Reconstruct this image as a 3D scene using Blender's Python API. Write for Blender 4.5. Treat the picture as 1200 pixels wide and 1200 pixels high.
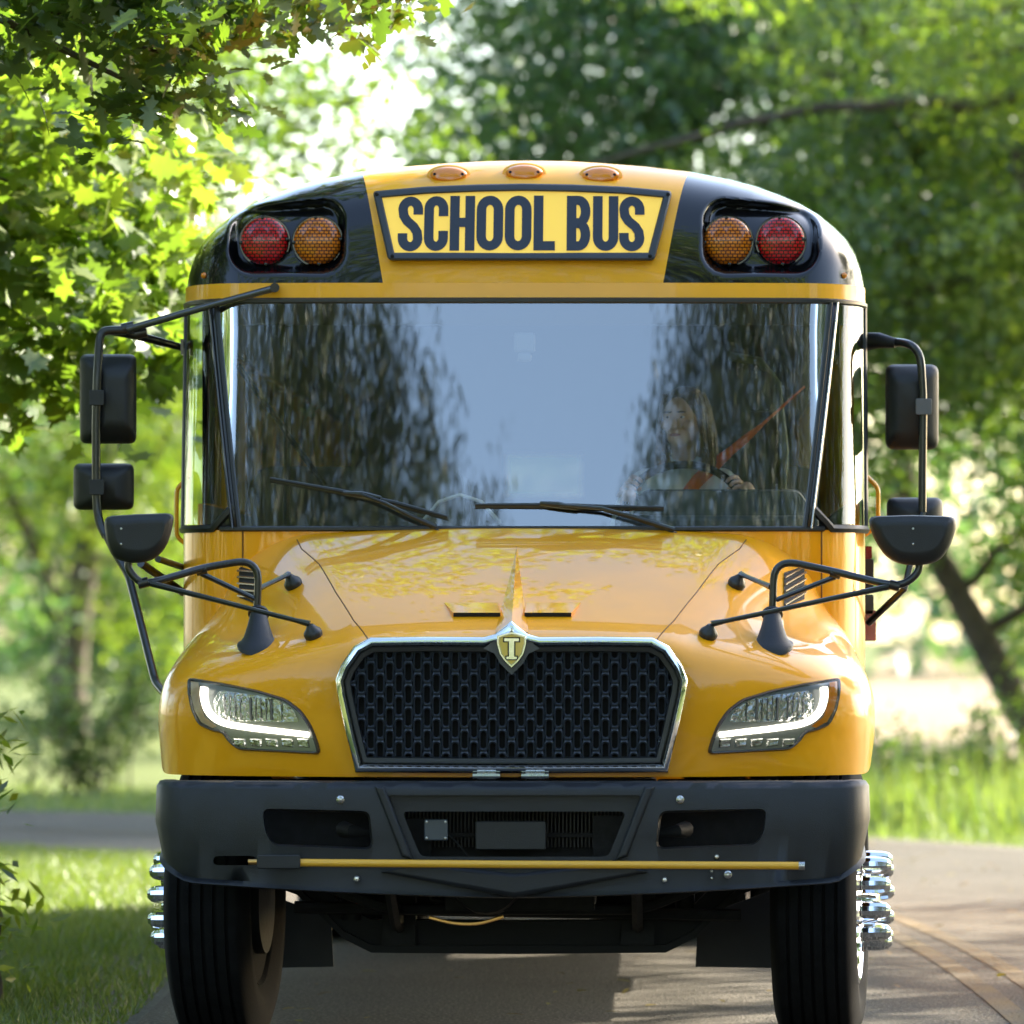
import bpy, bmesh, math, random
import numpy as np
from mathutils import Vector, Matrix
from mathutils.bvhtree import BVHTree
from mathutils.geometry import tessellate_polygon

for o in list(bpy.data.objects):
    bpy.data.objects.remove(o, do_unlink=True)
sc = bpy.context.scene
COL = sc.collection
R = math.radians

# ------------------------------------------------------------------ camera
F_PX, CAM_D, CAM_X, CAM_Z = 6800.0, 20.0, 0.55, 1.5      # measured: 204 mm lens, 20 m from the bus nose
VPX, VPY = 786.5, 736.0
cam_d = bpy.data.cameras.new('camera'); cam = bpy.data.objects.new('camera', cam_d); COL.objects.link(cam)
cam.location = (CAM_X, -CAM_D, CAM_Z); cam.rotation_euler = (R(90), 0, 0)
cam_d.sensor_width = 36; cam_d.lens = 36 * F_PX / 1200
cam_d.shift_x = -(VPX - 600) / 1200; cam_d.shift_y = (VPY - 600) / 1200
cam_d.clip_start = 0.5; cam_d.clip_end = 3000
cam_d.dof.use_dof = True; cam_d.dof.focus_distance = 20.6; cam_d.dof.aperture_fstop = 3.1
sc.camera = cam

# ------------------------------------------------------------------ light
SUN_AZ, SUN_EL = R(50), R(26)          # azimuth from +Y towards +X
w = bpy.data.worlds.new('World'); sc.world = w; w.use_nodes = True
nt = w.node_tree; nt.nodes.clear()
wo = nt.nodes.new('ShaderNodeOutputWorld'); bg = nt.nodes.new('ShaderNodeBackground'); sk = nt.nodes.new('ShaderNodeTexSky')
sk.sky_type = 'NISHITA'; sk.sun_disc = False; sk.sun_elevation = SUN_EL; sk.sun_rotation = SUN_AZ
sk.air_density = 1.0; sk.dust_density = 1.2; sk.ozone_density = 1.3
bg.inputs[1].default_value = 0.15
nt.links.new(sk.outputs[0], bg.inputs[0]); nt.links.new(bg.outputs[0], wo.inputs[0])
sl = bpy.data.lights.new('sun', 'SUN'); sun = bpy.data.objects.new('sun', sl); COL.objects.link(sun)
sl.energy = 5.0; sl.angle = R(0.5); sl.color = (1.0, 0.93, 0.80)
S = Vector((math.sin(SUN_AZ) * math.cos(SUN_EL), math.cos(SUN_AZ) * math.cos(SUN_EL), math.sin(SUN_EL)))
sun.rotation_euler = S.to_track_quat('Z', 'Y').to_euler()
sc.view_settings.view_transform = 'Standard'; sc.view_settings.look = 'None'
sc.view_settings.exposure = 2.45; sc.view_settings.use_white_balance = True; sc.view_settings.white_balance_temperature = 6950; sc.view_settings.gamma = 1.0; sc.view_settings.use_curve_mapping = False
sc.render.engine = 'CYCLES'
sc.cycles.use_denoising = True
sc.cycles.max_bounces = 10; sc.cycles.diffuse_bounces = 4; sc.cycles.glossy_bounces = 4
sc.cycles.transmission_bounces = 4; sc.cycles.transparent_max_bounces = 12
sc.cycles.sample_clamp_indirect = 8.0
sc.cycles.caustics_reflective = False; sc.cycles.caustics_refractive = False

# ------------------------------------------------------------------ helpers
def U(px, py, Y):
    """real position of something seen at a photo pixel when it stands Y metres behind the bus nose"""
    k = (CAM_D + Y) / F_PX
    return Vector((CAM_X + (px - VPX) * k, Y, CAM_Z - (py - VPY) * k))

def link(o, parent=None):
    COL.objects.link(o)
    if parent is not None:
        o.parent = parent
    return o

def tag(o, label=None, cat=None, group=None, kind=None):
    if label: o['label'] = label
    if cat: o['category'] = cat
    if group: o['group'] = group
    if kind: o['kind'] = kind
    return o

def empty(name, loc=(0, 0, 0), rz=0):
    o = bpy.data.objects.new(name, None); o.location = loc; o.rotation_euler = (0, 0, rz)
    o.empty_display_size = .3
    return link(o)

class MB:
    """collects shapes that become one mesh"""
    def __init__(s): s.v = []; s.f = []
    def add(s, vs, fs):
        b = len(s.v); s.v += [tuple(p) for p in vs]; s.f += [tuple(i + b for i in f) for f in fs]; return s
    def tube(s, pts, r, n=8, cap=True, closed=False):
        pts = [Vector(p) for p in pts]; m = len(pts)
        rr = r if isinstance(r, (list, tuple)) else [r] * m
        T = []
        for i in range(m):
            if closed: t = pts[(i + 1) % m] - pts[i - 1]
            else: t = pts[min(i + 1, m - 1)] - pts[max(i - 1, 0)]
            T.append(t.normalized() if t.length > 1e-9 else Vector((0, 0, 1)))
        a = Vector((0, 0, 1)) if abs(T[0].z) < .9 else Vector((1, 0, 0))
        N = (a - T[0] * a.dot(T[0])).normalized()
        vs = []
        for i in range(m):
            N = (N - T[i] * N.dot(T[i])).normalized(); B = T[i].cross(N)
            for k in range(n):
                c = 2 * math.pi * k / n
                vs.append(pts[i] + (N * math.cos(c) + B * math.sin(c)) * rr[i])
        fs = []
        for i in range(m if closed else m - 1):
            j = (i + 1) % m
            for k in range(n):
                l = (k + 1) % n
                fs.append((i * n + k, i * n + l, j * n + l, j * n + k))
        if cap and not closed:
            fs.append(tuple(range(n))[::-1]); fs.append(tuple((m - 1) * n + k for k in range(n)))
        return s.add(vs, fs)
    def box(s, x0, x1, y0, y1, z0, z1):
        vs = [(x, y, z) for x in (x0, x1) for y in (y0, y1) for z in (z0, z1)]
        fs = [(0, 1, 3, 2), (4, 6, 7, 5), (0, 4, 5, 1), (2, 3, 7, 6), (0, 2, 6, 4), (1, 5, 7, 3)]
        return s.add(vs, fs)
    def loft(s, loops, cap0=True, cap1=True):
        n = len(loops[0]); vs = [p for l in loops for p in l]; fs = []
        for i in range(len(loops) - 1):
            for k in range(n):
                l = (k + 1) % n
                fs.append((i * n + k, i * n + l, (i + 1) * n + l, (i + 1) * n + k))
        if cap0: fs.append(tuple(range(n))[::-1])
        if cap1: fs.append(tuple((len(loops) - 1) * n + k for k in range(n)))
        return s.add(vs, fs)
    def grid(s, rows):
        n = len(rows[0]); vs = [p for r_ in rows for p in r_]
        fs = [(i * n + j, i * n + j + 1, (i + 1) * n + j + 1, (i + 1) * n + j) for i in range(len(rows) - 1) for j in range(n - 1)]
        return s.add(vs, fs)
    def lathe(s, prof, c=(0, 0, 0), axis='X', n=32, closed=False):
        """prof: (along axis, radius)"""
        loops = []
        for a, r_ in prof:
            L = []
            for k in range(n):
                t = 2 * math.pi * k / n; p, q = r_ * math.cos(t), r_ * math.sin(t)
                v = {'X': (a, p, q), 'Y': (p, a, q), 'Z': (p, q, a)}[axis]
                L.append((c[0] + v[0], c[1] + v[1], c[2] + v[2]))
            loops.append(L)
        return s.loft(loops, True, True)
    def mesh(s, name, smooth=True):
        me = bpy.data.meshes.new(name); me.from_pydata(s.v, [], s.f)
        bm = bmesh.new(); bm.from_mesh(me); bmesh.ops.recalc_face_normals(bm, faces=bm.faces); bm.to_mesh(me); bm.free()
        if smooth:
            me.polygons.foreach_set('use_smooth', [True] * len(me.polygons))
            try: me.set_sharp_from_angle(angle=R(smooth if smooth > 1 else 38))
            except Exception: pass
        return me
    def build(s, name, mat, parent=None, smooth=True, bevel=0, subsurf=0):
        me = s.mesh(name, smooth); me.materials.append(mat)
        o = link(bpy.data.objects.new(name, me), parent)
        if bevel:
            m = o.modifiers.new('bevel', 'BEVEL'); m.width = bevel; m.segments = 2; m.limit_method = 'ANGLE'; m.angle_limit = R(40)
        if subsurf:
            m = o.modifiers.new('sub', 'SUBSURF'); m.levels = m.render_levels = subsurf
        return o

def smooth_path(pts, rad=.06, n=5):
    """rounds the corners of a polyline"""
    pts = [Vector(p) for p in pts]; out = [pts[0]]
    for i in range(1, len(pts) - 1):
        a, b, c = pts[i - 1], pts[i], pts[i + 1]
        d1 = min(rad, (a - b).length * .45); d2 = min(rad, (c - b).length * .45)
        p = b + (a - b).normalized() * d1; q = b + (c - b).normalized() * d2
        for k in range(n + 1):
            t = k / n; out.append(p * (1 - t) ** 2 + b * 2 * t * (1 - t) + q * t * t)
    out.append(pts[-1]); return out

def round_poly(pts, r, n=4):
    """rounds the corners of a closed 2-D polygon"""
    out = []; m = len(pts)
    for i in range(m):
        a, b, c = Vector(pts[i - 1]), Vector(pts[i]), Vector(pts[(i + 1) % m])
        d1 = min(r, (a - b).length * .45); d2 = min(r, (c - b).length * .45)
        p = b + (a - b).normalized() * d1; q = b + (c - b).normalized() * d2
        for k in range(n + 1):
            t = k / n; out.append(tuple(p * (1 - t) ** 2 + b * 2 * t * (1 - t) + q * t * t))
    return out

def offset_poly(pts, d):
    """shrinks a closed 2-D polygon by d (positive = inwards)"""
    m = len(pts); area = sum(pts[i - 1][0] * pts[i][1] - pts[i][0] * pts[i - 1][1] for i in range(m))
    sg = 1 if area > 0 else -1; out = []
    for i in range(m):
        a, b, c = Vector(pts[i - 1]), Vector(pts[i]), Vector(pts[(i + 1) % m])
        e1 = (b - a); e2 = (c - b)
        if e1.length < 1e-9: e1 = e2
        if e2.length < 1e-9: e2 = e1
        n1 = Vector((-e1.y, e1.x)).normalized() * sg; n2 = Vector((-e2.y, e2.x)).normalized() * sg
        nn = n1 + n2; nn = nn.normalized() if nn.length > 1e-6 else n1
        out.append(tuple(b + nn * (d / max(.45, nn.dot(n1)))))
    return out

# ------------------------------------------------------------------ materials
MATS = {}
def mat(name, col, rough=.5, metal=0, coat=0, spec=.5, emit=None, estr=0, noise=0, nscale=20, bump=0, bscale=60, coat_rough=.02, trans=0, alpha=1):
    if name in MATS: return MATS[name]
    m = bpy.data.materials.new(name); m.use_nodes = True; t = m.node_tree; p = t.nodes['Principled BSDF']
    p.inputs['Base Color'].default_value = (*col, 1); p.inputs['Roughness'].default_value = rough
    p.inputs['Metallic'].default_value = metal; p.inputs['Coat Weight'].default_value = coat; p.inputs['Coat Roughness'].default_value = coat_rough
    p.inputs['Specular IOR Level'].default_value = spec; p.inputs['Transmission Weight'].default_value = trans
    if emit: p.inputs['Emission Color'].default_value = (*emit, 1); p.inputs['Emission Strength'].default_value = estr
    tc = t.nodes.new('ShaderNodeTexCoord')
    if noise:
        n = t.nodes.new('ShaderNodeTexNoise'); n.inputs['Scale'].default_value = nscale; n.inputs['Detail'].default_value = 5
        t.links.new(tc.outputs['Object'], n.inputs['Vector'])
        r = t.nodes.new('ShaderNodeMapRange'); r.inputs[1].default_value = .3; r.inputs[2].default_value = .7
        r.inputs[3].default_value = 1 - noise; r.inputs[4].default_value = 1 + noise
        t.links.new(n.outputs['Fac'], r.inputs[0])
        mx = t.nodes.new('ShaderNodeVectorMath'); mx.operation = 'SCALE'; mx.inputs[0].default_value = col
        t.links.new(r.outputs[0], mx.inputs['Scale']); t.links.new(mx.outputs[0], p.inputs['Base Color'])
        r2 = t.nodes.new('ShaderNodeMapRange'); r2.inputs[3].default_value = max(0, rough - .08); r2.inputs[4].default_value = min(1, rough + .08)
        t.links.new(n.outputs['Fac'], r2.inputs[0]); t.links.new(r2.outputs[0], p.inputs['Roughness'])
    if bump:
        n = t.nodes.new('ShaderNodeTexNoise'); n.inputs['Scale'].default_value = bscale; n.inputs['Detail'].default_value = 4
        t.links.new(tc.outputs['Object'], n.inputs['Vector'])
        b = t.nodes.new('ShaderNodeBump'); b.inputs['Strength'].default_value = bump; b.inputs['Distance'].default_value = .01
        t.links.new(n.outputs['Fac'], b.inputs['Height']); t.links.new(b.outputs[0], p.inputs['Normal'])
    MATS[name] = m; return m

M_YEL = mat('bus_yellow_paint', (.95, .375, .003), .40, coat=.8, spec=.2, noise=.07, nscale=3, bump=.012, bscale=9)
M_CAPY = mat('cap_yellow_paint', (.96, .42, .02), .45, coat=.5, spec=.2, noise=.05, nscale=3, bump=.02, bscale=8)
M_BLK = mat('gloss_black_paint', (.004, .004, .005), .2, spec=.2, coat=.75, bump=.02, bscale=7)
M_PLA = mat('textured_black_plastic', (.011, .012, .015), .52, noise=.25, nscale=14, bump=.12, bscale=260)
M_BUMP = mat('bumper_plastic', (.011, .013, .018), .50, noise=.28, nscale=9, bump=.16, bscale=320)
M_DARK = mat('dark_metal', (.010, .010, .011), .65, spec=.25, noise=.4, nscale=22, bump=.2, bscale=60)
M_TUBE = mat('black_powder_coat', (.012, .012, .014), .30, coat=.3, bump=.03, bscale=200)
M_STEEL = mat('brushed_steel', (.5, .5, .5), .28, metal=1, noise=.1, nscale=30)
M_CHR = mat('chrome', (.85, .86, .88), .05, metal=1, bump=.01, bscale=14)
M_RUB = mat('tyre_rubber', (.008, .008, .009), .85, spec=.12, noise=.3, nscale=18, bump=.15, bscale=140)
M_GASK = mat('rubber_gasket', (.015, .016, .018), .4, bump=.05, bscale=80)
M_GRIL = mat('grille_black', (.03, .036, .048), .36, coat=.2)
M_VOID = mat('engine_bay_dark', (.006, .006, .007), .8, noise=.4, nscale=30)
M_FIN = mat('radiator_fins', (.035, .033, .03), .55, metal=.4, bump=.3, bscale=200)
M_INT = mat('interior_grey', (.045, .05, .055), .7, noise=.15, nscale=8)
M_DASH = mat('dashboard_grey', (.035, .05, .055), .55, noise=.15, nscale=20, bump=.1, bscale=200)
M_SEAT = mat('seat_vinyl', (.03, .045, .05), .5, noise=.2, nscale=12)
M_SKIN = mat('skin', (.72, .42, .29), .5, noise=.06, nscale=30)
M_HAIR = mat('hair', (.11, .055, .025), .5, noise=.5, nscale=60, bump=.6, bscale=120)
M_SHIRT = mat('grey_shirt', (.70, .76, .72), .8, noise=.12, nscale=12, bump=.4, bscale=30)
M_TROU = mat('dark_trousers', (.03, .035, .05), .85)
M_BELT = mat('orange_webbing', (.92, .16, .015), .6, noise=.15, nscale=40)
M_WHITE = mat('white_paint', (.75, .75, .72), .5)
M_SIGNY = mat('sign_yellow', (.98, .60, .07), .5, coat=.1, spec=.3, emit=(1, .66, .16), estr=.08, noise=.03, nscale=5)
M_LETT = mat('sign_lettering', (.022, .028, .05), .45)
M_SRIM = mat('sign_frame', (.03, .034, .042), .45, bump=.1, bscale=200)
M_AMBERB = mat('amber_marker', (.85, .24, .005), .2, coat=1)
M_REDL = mat('red_reflector', (.16, .004, .004), .2, coat=1)
M_LAMPH = mat('lamp_housing', (.26, .28, .29), .3, metal=.5)
M_SEAM = mat('seam_shadow', (.16, .06, .004), .7)
M_GREYB = mat('housing_grey', (.10, .10, .11), .25, metal=.6)
M_REFL = mat('lamp_reflector', (.50, .52, .54), .12, metal=1, bump=.8, bscale=45)
M_EMB = mat('emblem_yellow', (.78, .50, .06), .3, coat=1)
M_DRL = mat('daytime_running_light', (.9, .9, .85), .4, emit=(1, .93, .78), estr=1.6)

def lens_mat(name, c1, c2):
    m = bpy.data.materials.new(name); m.use_nodes = True; t = m.node_tree; p = t.nodes['Principled BSDF']
    tc = t.nodes.new('ShaderNodeTexCoord'); mp = t.nodes.new('ShaderNodeMapping'); mp.inputs['Rotation'].default_value = (R(-90), 0, 0)
    br = t.nodes.new('ShaderNodeTexBrick'); br.inputs['Scale'].default_value = 24
    br.inputs['Color1'].default_value = (*c1, 1); br.inputs['Color2'].default_value = (*[x * .75 for x in c1], 1); br.inputs['Mortar'].default_value = (*c2, 1)
    br.inputs['Mortar Size'].default_value = .055; br.inputs['Brick Width'].default_value = .42; br.inputs['Row Height'].default_value = .30
    t.links.new(tc.outputs['Object'], mp.inputs[0]); t.links.new(mp.outputs[0], br.inputs['Vector']); t.links.new(br.outputs['Color'], p.inputs['Base Color'])
    b = t.nodes.new('ShaderNodeBump'); b.inputs['Strength'].default_value = .5; b.inputs['Distance'].default_value = .004
    t.links.new(br.outputs['Fac'], b.inputs['Height']); b.invert = True
    t.links.new(b.outputs[0], p.inputs['Normal'])
    p.inputs['Roughness'].default_value = .35; p.inputs['Specular IOR Level'].default_value = .2; p.inputs['Coat Weight'].default_value = .7; p.inputs['Coat Roughness'].default_value = .01
    return m
M_LRED = lens_mat('red_lens', (.70, .003, .008), (.03, .001, .002))
M_LAMB = lens_mat('amber_lens', (.80, .20, .004), (.10, .02, .001))

def glass_mat(name, tint, ior, rough=0.0):
    m = bpy.data.materials.new(name); m.use_nodes = True; t = m.node_tree; t.nodes.clear()
    o = t.nodes.new('ShaderNodeOutputMaterial'); mx = t.nodes.new('ShaderNodeMixShader')
    fr = t.nodes.new('ShaderNodeFresnel'); fr.inputs[0].default_value = ior
    tr = t.nodes.new('ShaderNodeBsdfTransparent'); tr.inputs[0].default_value = (*tint, 1)
    gl = t.nodes.new('ShaderNodeBsdfGlossy'); gl.inputs['Roughness'].default_value = rough; gl.inputs[0].default_value = (1, 1, 1, 1)
    t.links.new(fr.outputs[0], mx.inputs[0]); t.links.new(tr.outputs[0], mx.inputs[1]); t.links.new(gl.outputs[0], mx.inputs[2])
    t.links.new(mx.outputs[0], o.inputs[0]); return m
M_GLASS = glass_mat('windshield_glass', (.80, .84, .84), 2.55)
M_GLASSD = glass_mat('tinted_side_glass', (.72, .78, .75), 1.55)
M_LENS = glass_mat('clear_lens', (.93, .94, .95), 1.45, .02)
# ================================================================== THE BUS
BUS = empty('school_bus')
tag(BUS, 'yellow school bus seen head on, black front bumper, headlights lit, parked on the road', 'school bus')
HW = 1.278                                    # half width of the body
CR0, CRX, CRS = 1.05, .228, .45
def planY(s):
    a = abs(s)
    if a < CR0: return .012 * a * a + .012 * a ** 4
    t = (a - CR0) / CRS * math.pi / 2
    return .0278 + .101 * (a - CR0) * .8 + .33 * (1 - math.cos(t))
def planX(s):
    a = abs(s)
    x = a if a < CR0 else CR0 + CRX * math.sin((a - CR0) / CRS * math.pi / 2)
    return math.copysign(x, s)
def sOf(X):
    a = abs(X)
    s = a if a < CR0 else CR0 + CRS * math.asin(min(1, (a - CR0) / CRX)) / (math.pi / 2)
    return math.copysign(s, X)
def lean(z): return 1.38 + max(0, z - 1.86) * .18
def W(s, z, off=0.0):
    """front wall of the body: s runs round the corner, z is height"""
    e = .01; a = Vector((planX(s + e) - planX(s - e), planY(s + e) - planY(s - e), 0)); n = Vector((a.y, -a.x, 0)).normalized()
    return Vector((planX(s), planY(s) + lean(z), z)) + n * off
def wsheet(name, s0, s1, z0, z1, m, parent, off=0.0, ns=40, nz=10, thick=0):
    f0 = s0 if callable(s0) else (lambda z: s0); f1 = s1 if callable(s1) else (lambda z: s1)
    mb = MB(); rows = []
    for i in range(nz + 1):
        z = z0 + (z1 - z0) * i / nz
        rows.append([W(f0(z) + (f1(z) - f0(z)) * j / ns, z, off) for j in range(ns + 1)])
    mb.grid(rows); o = mb.build(name, m, parent, smooth=60)
    if thick:
        md = o.modifiers.new('solid', 'SOLIDIFY'); md.thickness = thick; md.offset = 0
    return o
def wtube(mb, pts, r, off=0.0, sub=24, n=6):
    P = []
    for (a, b) in zip(pts[:-1], pts[1:]):
        for k in range(sub):
            t = k / sub; P.append(W(a[0] + (b[0] - a[0]) * t, a[1] + (b[1] - a[1]) * t, off))
    P.append(W(pts[-1][0], pts[-1][1], off)); mb.tube(P, r, n)

ZB, ZT = 1.868, 2.712                         # windshield bottom and top
def pillar(z): return 1.062 + (1.190 - 1.062) * (z - 1.86) / (2.72 - 1.86)   # s of the slanted pillar
PW = .020
ws = wsheet('windshield', lambda z: -pillar(z) + PW, lambda z: pillar(z) - PW, ZB, ZT, M_GLASS, BUS, ns=90, nz=8)
g = MB()
zt = ZT + .004
wtube(g, [(-1.5, zt), (1.5, zt)], .011, .004, 60); wtube(g, [(-1.13, ZB - .002), (1.13, ZB - .002)], .010, .004, 60)
for sg in (-1, 1):
    wtube(g, [(sg * (pillar(ZB) - .02), ZB), (sg * (pillar(ZT) - .02), ZT)], .010, .003, 12)
g.build('windshield_gasket', M_GASK, BUS)
for sg in (-1, 1):
    f = MB(); rows = []
    for i in range(11):
        z = ZB - .008 + (ZT - ZB + .008) * i / 10
        rows.append([W(sg * (pillar(z) - .012 + .030 * j / 3), z, .010) for j in range(4)])
    f.grid(rows); o = f.build('windshield_pillar', M_TUBE, BUS)
    md = o.modifiers.new('s', 'SOLIDIFY'); md.thickness = .02; md.offset = -1
    f = MB(); wtube(f, [(sg * (pillar(ZB) + .004), ZB), (sg * (pillar(ZT) + .004), ZT)], .0045, .016, 12)
    f.build('pillar_trim', M_STEEL if sg > 0 else M_GREYB, o)
    # corner window
    cw = wsheet('corner_window', lambda z: sg * (pillar(z) + .02), sg * 1.46, 1.885, ZT, M_GLASSD, BUS, .0, ns=24, nz=8)
    f = MB(); c0, c1 = pillar(1.9), pillar(ZT)
    wtube(f, [(sg * (c0 + .0), 1.95), (sg * (c0 + .10), 1.868), (sg * 1.48, 1.868)], .016, .002, 10)
    wtube(f, [(sg * 1.485, 1.868), (sg * 1.485, ZT)], .012, .0, 10)
    f.build('corner_window_frame', M_GASK, cw)

# cowl below the glass
cowl = wsheet('cowl', -1.5, 1.5, 1.15, 1.862, M_YEL, BUS, 0, ns=80, nz=8)
cj = MB()
for sg in (-1, 1): wtube(cj, [(sg * (1.03 if sg < 0 else 1.12), 1.30), (sg * (1.03 if sg < 0 else 1.12), 1.86)], .003, .001, 8)
cj.build('panel_gap', M_SEAM, cowl)
wsheet('header_strip', -1.5, 1.5, 2.724, 2.782, M_CAPY, BUS, .006, ns=100, nz=3)
# ---- roof cap
PROF = [(0, 3.267), (.15, 3.265), (.29, 3.257), (.45, 3.245), (.637, 3.224), (.78, 3.195), (.874, 3.17), (.96, 3.138), (1.035, 3.105), (1.11, 3.06), (1.17, 3.01), (1.215, 2.965), (1.245, 2.915), (1.262, 2.86), (1.272, 2.81), (1.278, 2.749)]
def prof_at(t):
    """t in 0..1 by arc length along the half roof line"""
    L = [0]
    for a, b in zip(PROF[:-1], PROF[1:]): L.append(L[-1] + math.hypot(b[0] - a[0], b[1] - a[1]))
    d = t * L[-1]
    for i in range(len(L) - 1):
        if d <= L[i + 1] + 1e-9:
            k = (d - L[i]) / (L[i + 1] - L[i]); a, b = PROF[i], PROF[i + 1]
            return a[0] + (b[0] - a[0]) * k, a[1] + (b[1] - a[1]) * k
    return PROF[-1]
TY = 2.20
PROF = [(x * 1.007, 1.5 + (z - 1.5) * 1.009) for x, z in PROF]
T_SPLIT = .335
for k in range(1000):                          # arc parameter where X = .637
    if prof_at(k / 1000)[0] >= .637: T_SPLIT = k / 1000; break
def cap_pt(u, v):
    """u 0..1 from the centre to the side, v 0..1 from the header up to the roof line"""
    a = abs(u); US = .45
    if a < US: s = .52 * a / US; t = T_SPLIT * a / US
    else:
        k = (a - US) / (1 - US); s = .52 + (1.5 - .52) * k; t = T_SPLIT + (1 - T_SPLIT) * k
    B = Vector((planX(s), planY(s) + lean(2.78), 2.78)); X, Z = prof_at(t); T = Vector((X, TY, max(Z, 2.78)))
    C = Vector((B.x * .30 + T.x * .70, B.y + (T.y - B.y) * .20, max(2.78, T.z - .0)))
    C2 = B * .45 + C * .55
    # cubic: rises almost straight, then rolls over into the roof
    P = B * (1 - v) ** 3 + (B * .35 + C * .65) * 3 * v * (1 - v) ** 2 + (C * .97 + T * .03) * 3 * v * v * (1 - v) + T * v ** 3
    if u < 0: P.x = -P.x
    return P
mb = MB(); mb.grid([[cap_pt(-.45 + .9 * j / 60, i / 36) for j in range(61)] for i in range(37)])
cap = mb.build('front_cap', M_CAPY, BUS, smooth=60)
def bvh_of(mb): return BVHTree.FromPolygons([Vector(p) for p in mb.v], mb.f)
capfull = MB(); capfull.grid([[cap_pt(-1 + 2 * j / 160, i / 40) for j in range(161)] for i in range(41)])
CAPB = bvh_of(capfull)
def ray(tree, px, py, off=0.0):
    o = Vector((CAM_X, -CAM_D, CAM_Z)); d = (U(px, py, 0) - o).normalized()
    h, n, i, dist = tree.ray_cast(o, d, 60)
    if h is None: return None
    if n.dot(d) > 0: n = -n
    return h + n * off
def fillpatch(poly, fn, cuts=3):
    """fills a closed 2-D outline and lays every point on a surface through fn(x, y) -> point"""
    bm = bmesh.new(); vs = [bm.verts.new((p[0], p[1], 0)) for p in poly]
    tris = tessellate_polygon([[Vector((p[0], p[1], 0)) for p in poly]])
    for t in tris:
        try: bm.faces.new([vs[i] for i in t])
        except ValueError: pass
    for _ in range(cuts):
        big = [e for e in bm.edges if (e.verts[0].co - e.verts[1].co).length > 9]
        if not big: break
        bmesh.ops.subdivide_edges(bm, edges=big, cuts=1, use_grid_fill=True)
        bmesh.ops.triangulate(bm, faces=bm.faces)
    mb = MB(); bm.verts.index_update(); bad = set(); V = []
    for v in bm.verts:
        p = fn(v.co.x, v.co.y)
        if p is None: bad.add(v.index); p = Vector((0, 0, 0))
        V.append(p)
    mb.add(V, [tuple(v.index for v in f.verts) for f in bm.faces if not any(v.index in bad for v in f.verts)])
    bm.free(); return mb

# black light panels with a sunk tub round the lamps
def rbox(x, y, x0, x1, y0, y1, r):
    qx = abs(x - (x0 + x1) / 2) - (x1 - x0) / 2 + r; qy = abs(y - (y0 + y1) / 2) - (y1 - y0) / 2 + r
    return math.hypot(max(qx, 0), max(qy, 0)) + min(max(qx, qy), 0) - r
def to_px(p): k = F_PX / (p.y + CAM_D); return VPX + (p.x - CAM_X) * k, VPY - (p.z - CAM_Z) * k
LAMPY = {}
for sg in (-1, 1):
    mb = MB(); rows = []; NI, NJ = 60, 110
    for i in range(NI + 1):
        row = []
        for j in range(NJ + 1):
            p = cap_pt(sg * (.45 + .55 * j / NJ), i / NI)
            px, py = to_px(p); dx = abs(px - 614)
            tilt = (dx - 240) * .10
            d = rbox(dx, py + (0 if py > 280 else -tilt * .9), 208, 348, 231, 322, 30)
            k = min(1, max(0, -d / 11)); k = k * k * (3 - 2 * k)
            p.y += .085 * k * (1 if i > 0 else 0)
            row.append(p)
        rows.append(row)
    mb.grid(rows); panel = mb.build('warning_light_panel', M_BLK, BUS, smooth=60); PT = bvh_of(mb)
    for dx, m, nm in ((240, M_LAMB, 'amber_warning_light'), (302, M_LRED, 'red_warning_light')):
        px = 613 + sg * dx; c = ray(PT, px, 283.5)
        r_ = 28 * (CAM_D + c.y) / F_PX
        y0 = c.y - .028
        body = MB().lathe([(0, r_ + .008), (-.012, r_ + .006), (.06, r_ + .01)][::-1], (0, 0, 0), 'Y', 40)
        o = body.build(nm, M_BLK, BUS); o.location = (c.x, y0 - .002, c.z)
        ln = MB().lathe([(0, r_), (-.014, r_ * .97), (-.024, r_ * .85), (-.031, r_ * .6), (-.034, r_ * .3), (-.035, .001)], (0, 0, 0), 'Y', 40)
        l = ln.build('lens', m, o); l.location = (0, -.013, 0)
        tb = MB()
        for a in (90, 0, 180, 270):
            q = R(a + 4); tb.lathe([(-.022, .001), (-.02, .006), (-.005, .007)], (math.cos(q) * r_ * .97, -.013, math.sin(q) * r_ * .97), 'Y', 10)
        tb.build('lens_clip', M_BLK, o)
    # small round side marker on the black cap
    c = ray(PT, 614 + sg * 375, 323)
    if c:
        MB().lathe([(.01, .012), (-.008, .011), (-.013, .006), (-.014, .001)], c, 'Y', 14).build('side_marker', M_AMBERB, panel)

# sign
def onsign(off):
    def f(px, py):
        z = CAM_Z - (py - VPY) * 21.75 / F_PX; x = CAM_X + (px - VPX) * 21.75 / F_PX
        h, n, i, d = CAPB.ray_cast(Vector((x * .98, -1, z)), Vector((0, 1, 0)), 20)
        # the sign board is flat along its height and gently curved across
        yb = sign_y0 + (z - 2.87) * sign_k + .035 * x * x
        return Vector((x, yb - off, z))
    return f
def capY(x, z):
    h = CAPB.ray_cast(Vector((x, -1, z)), Vector((0, 1, 0)), 20)[0]; return h.y if h else 2.0
ya, yb_, ym = capY(0, 2.87), capY(0, 3.13), capY(0, 3.0)
sign_k = (yb_ - ya) / .26; sign_y0 = min(ya, ym - .13 * sign_k) - .012
s_out = [(438, 226), (500, 220.5), (560, 218), (613, 217), (670, 218), (730, 220.5), (788, 226), (767, 309), (458, 309)]
s_out = round_poly(s_out, 5, 3); s_in = offset_poly(s_out, 9)
s_out = [(x, y) for x, y in s_out]
sgn = MB(); fo, fi, fb = onsign(.016), onsign(.016), onsign(-.05)
mid = offset_poly(s_out, 2); mid2 = offset_poly(s_out, 7.5)
def outy(y): return y
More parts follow.
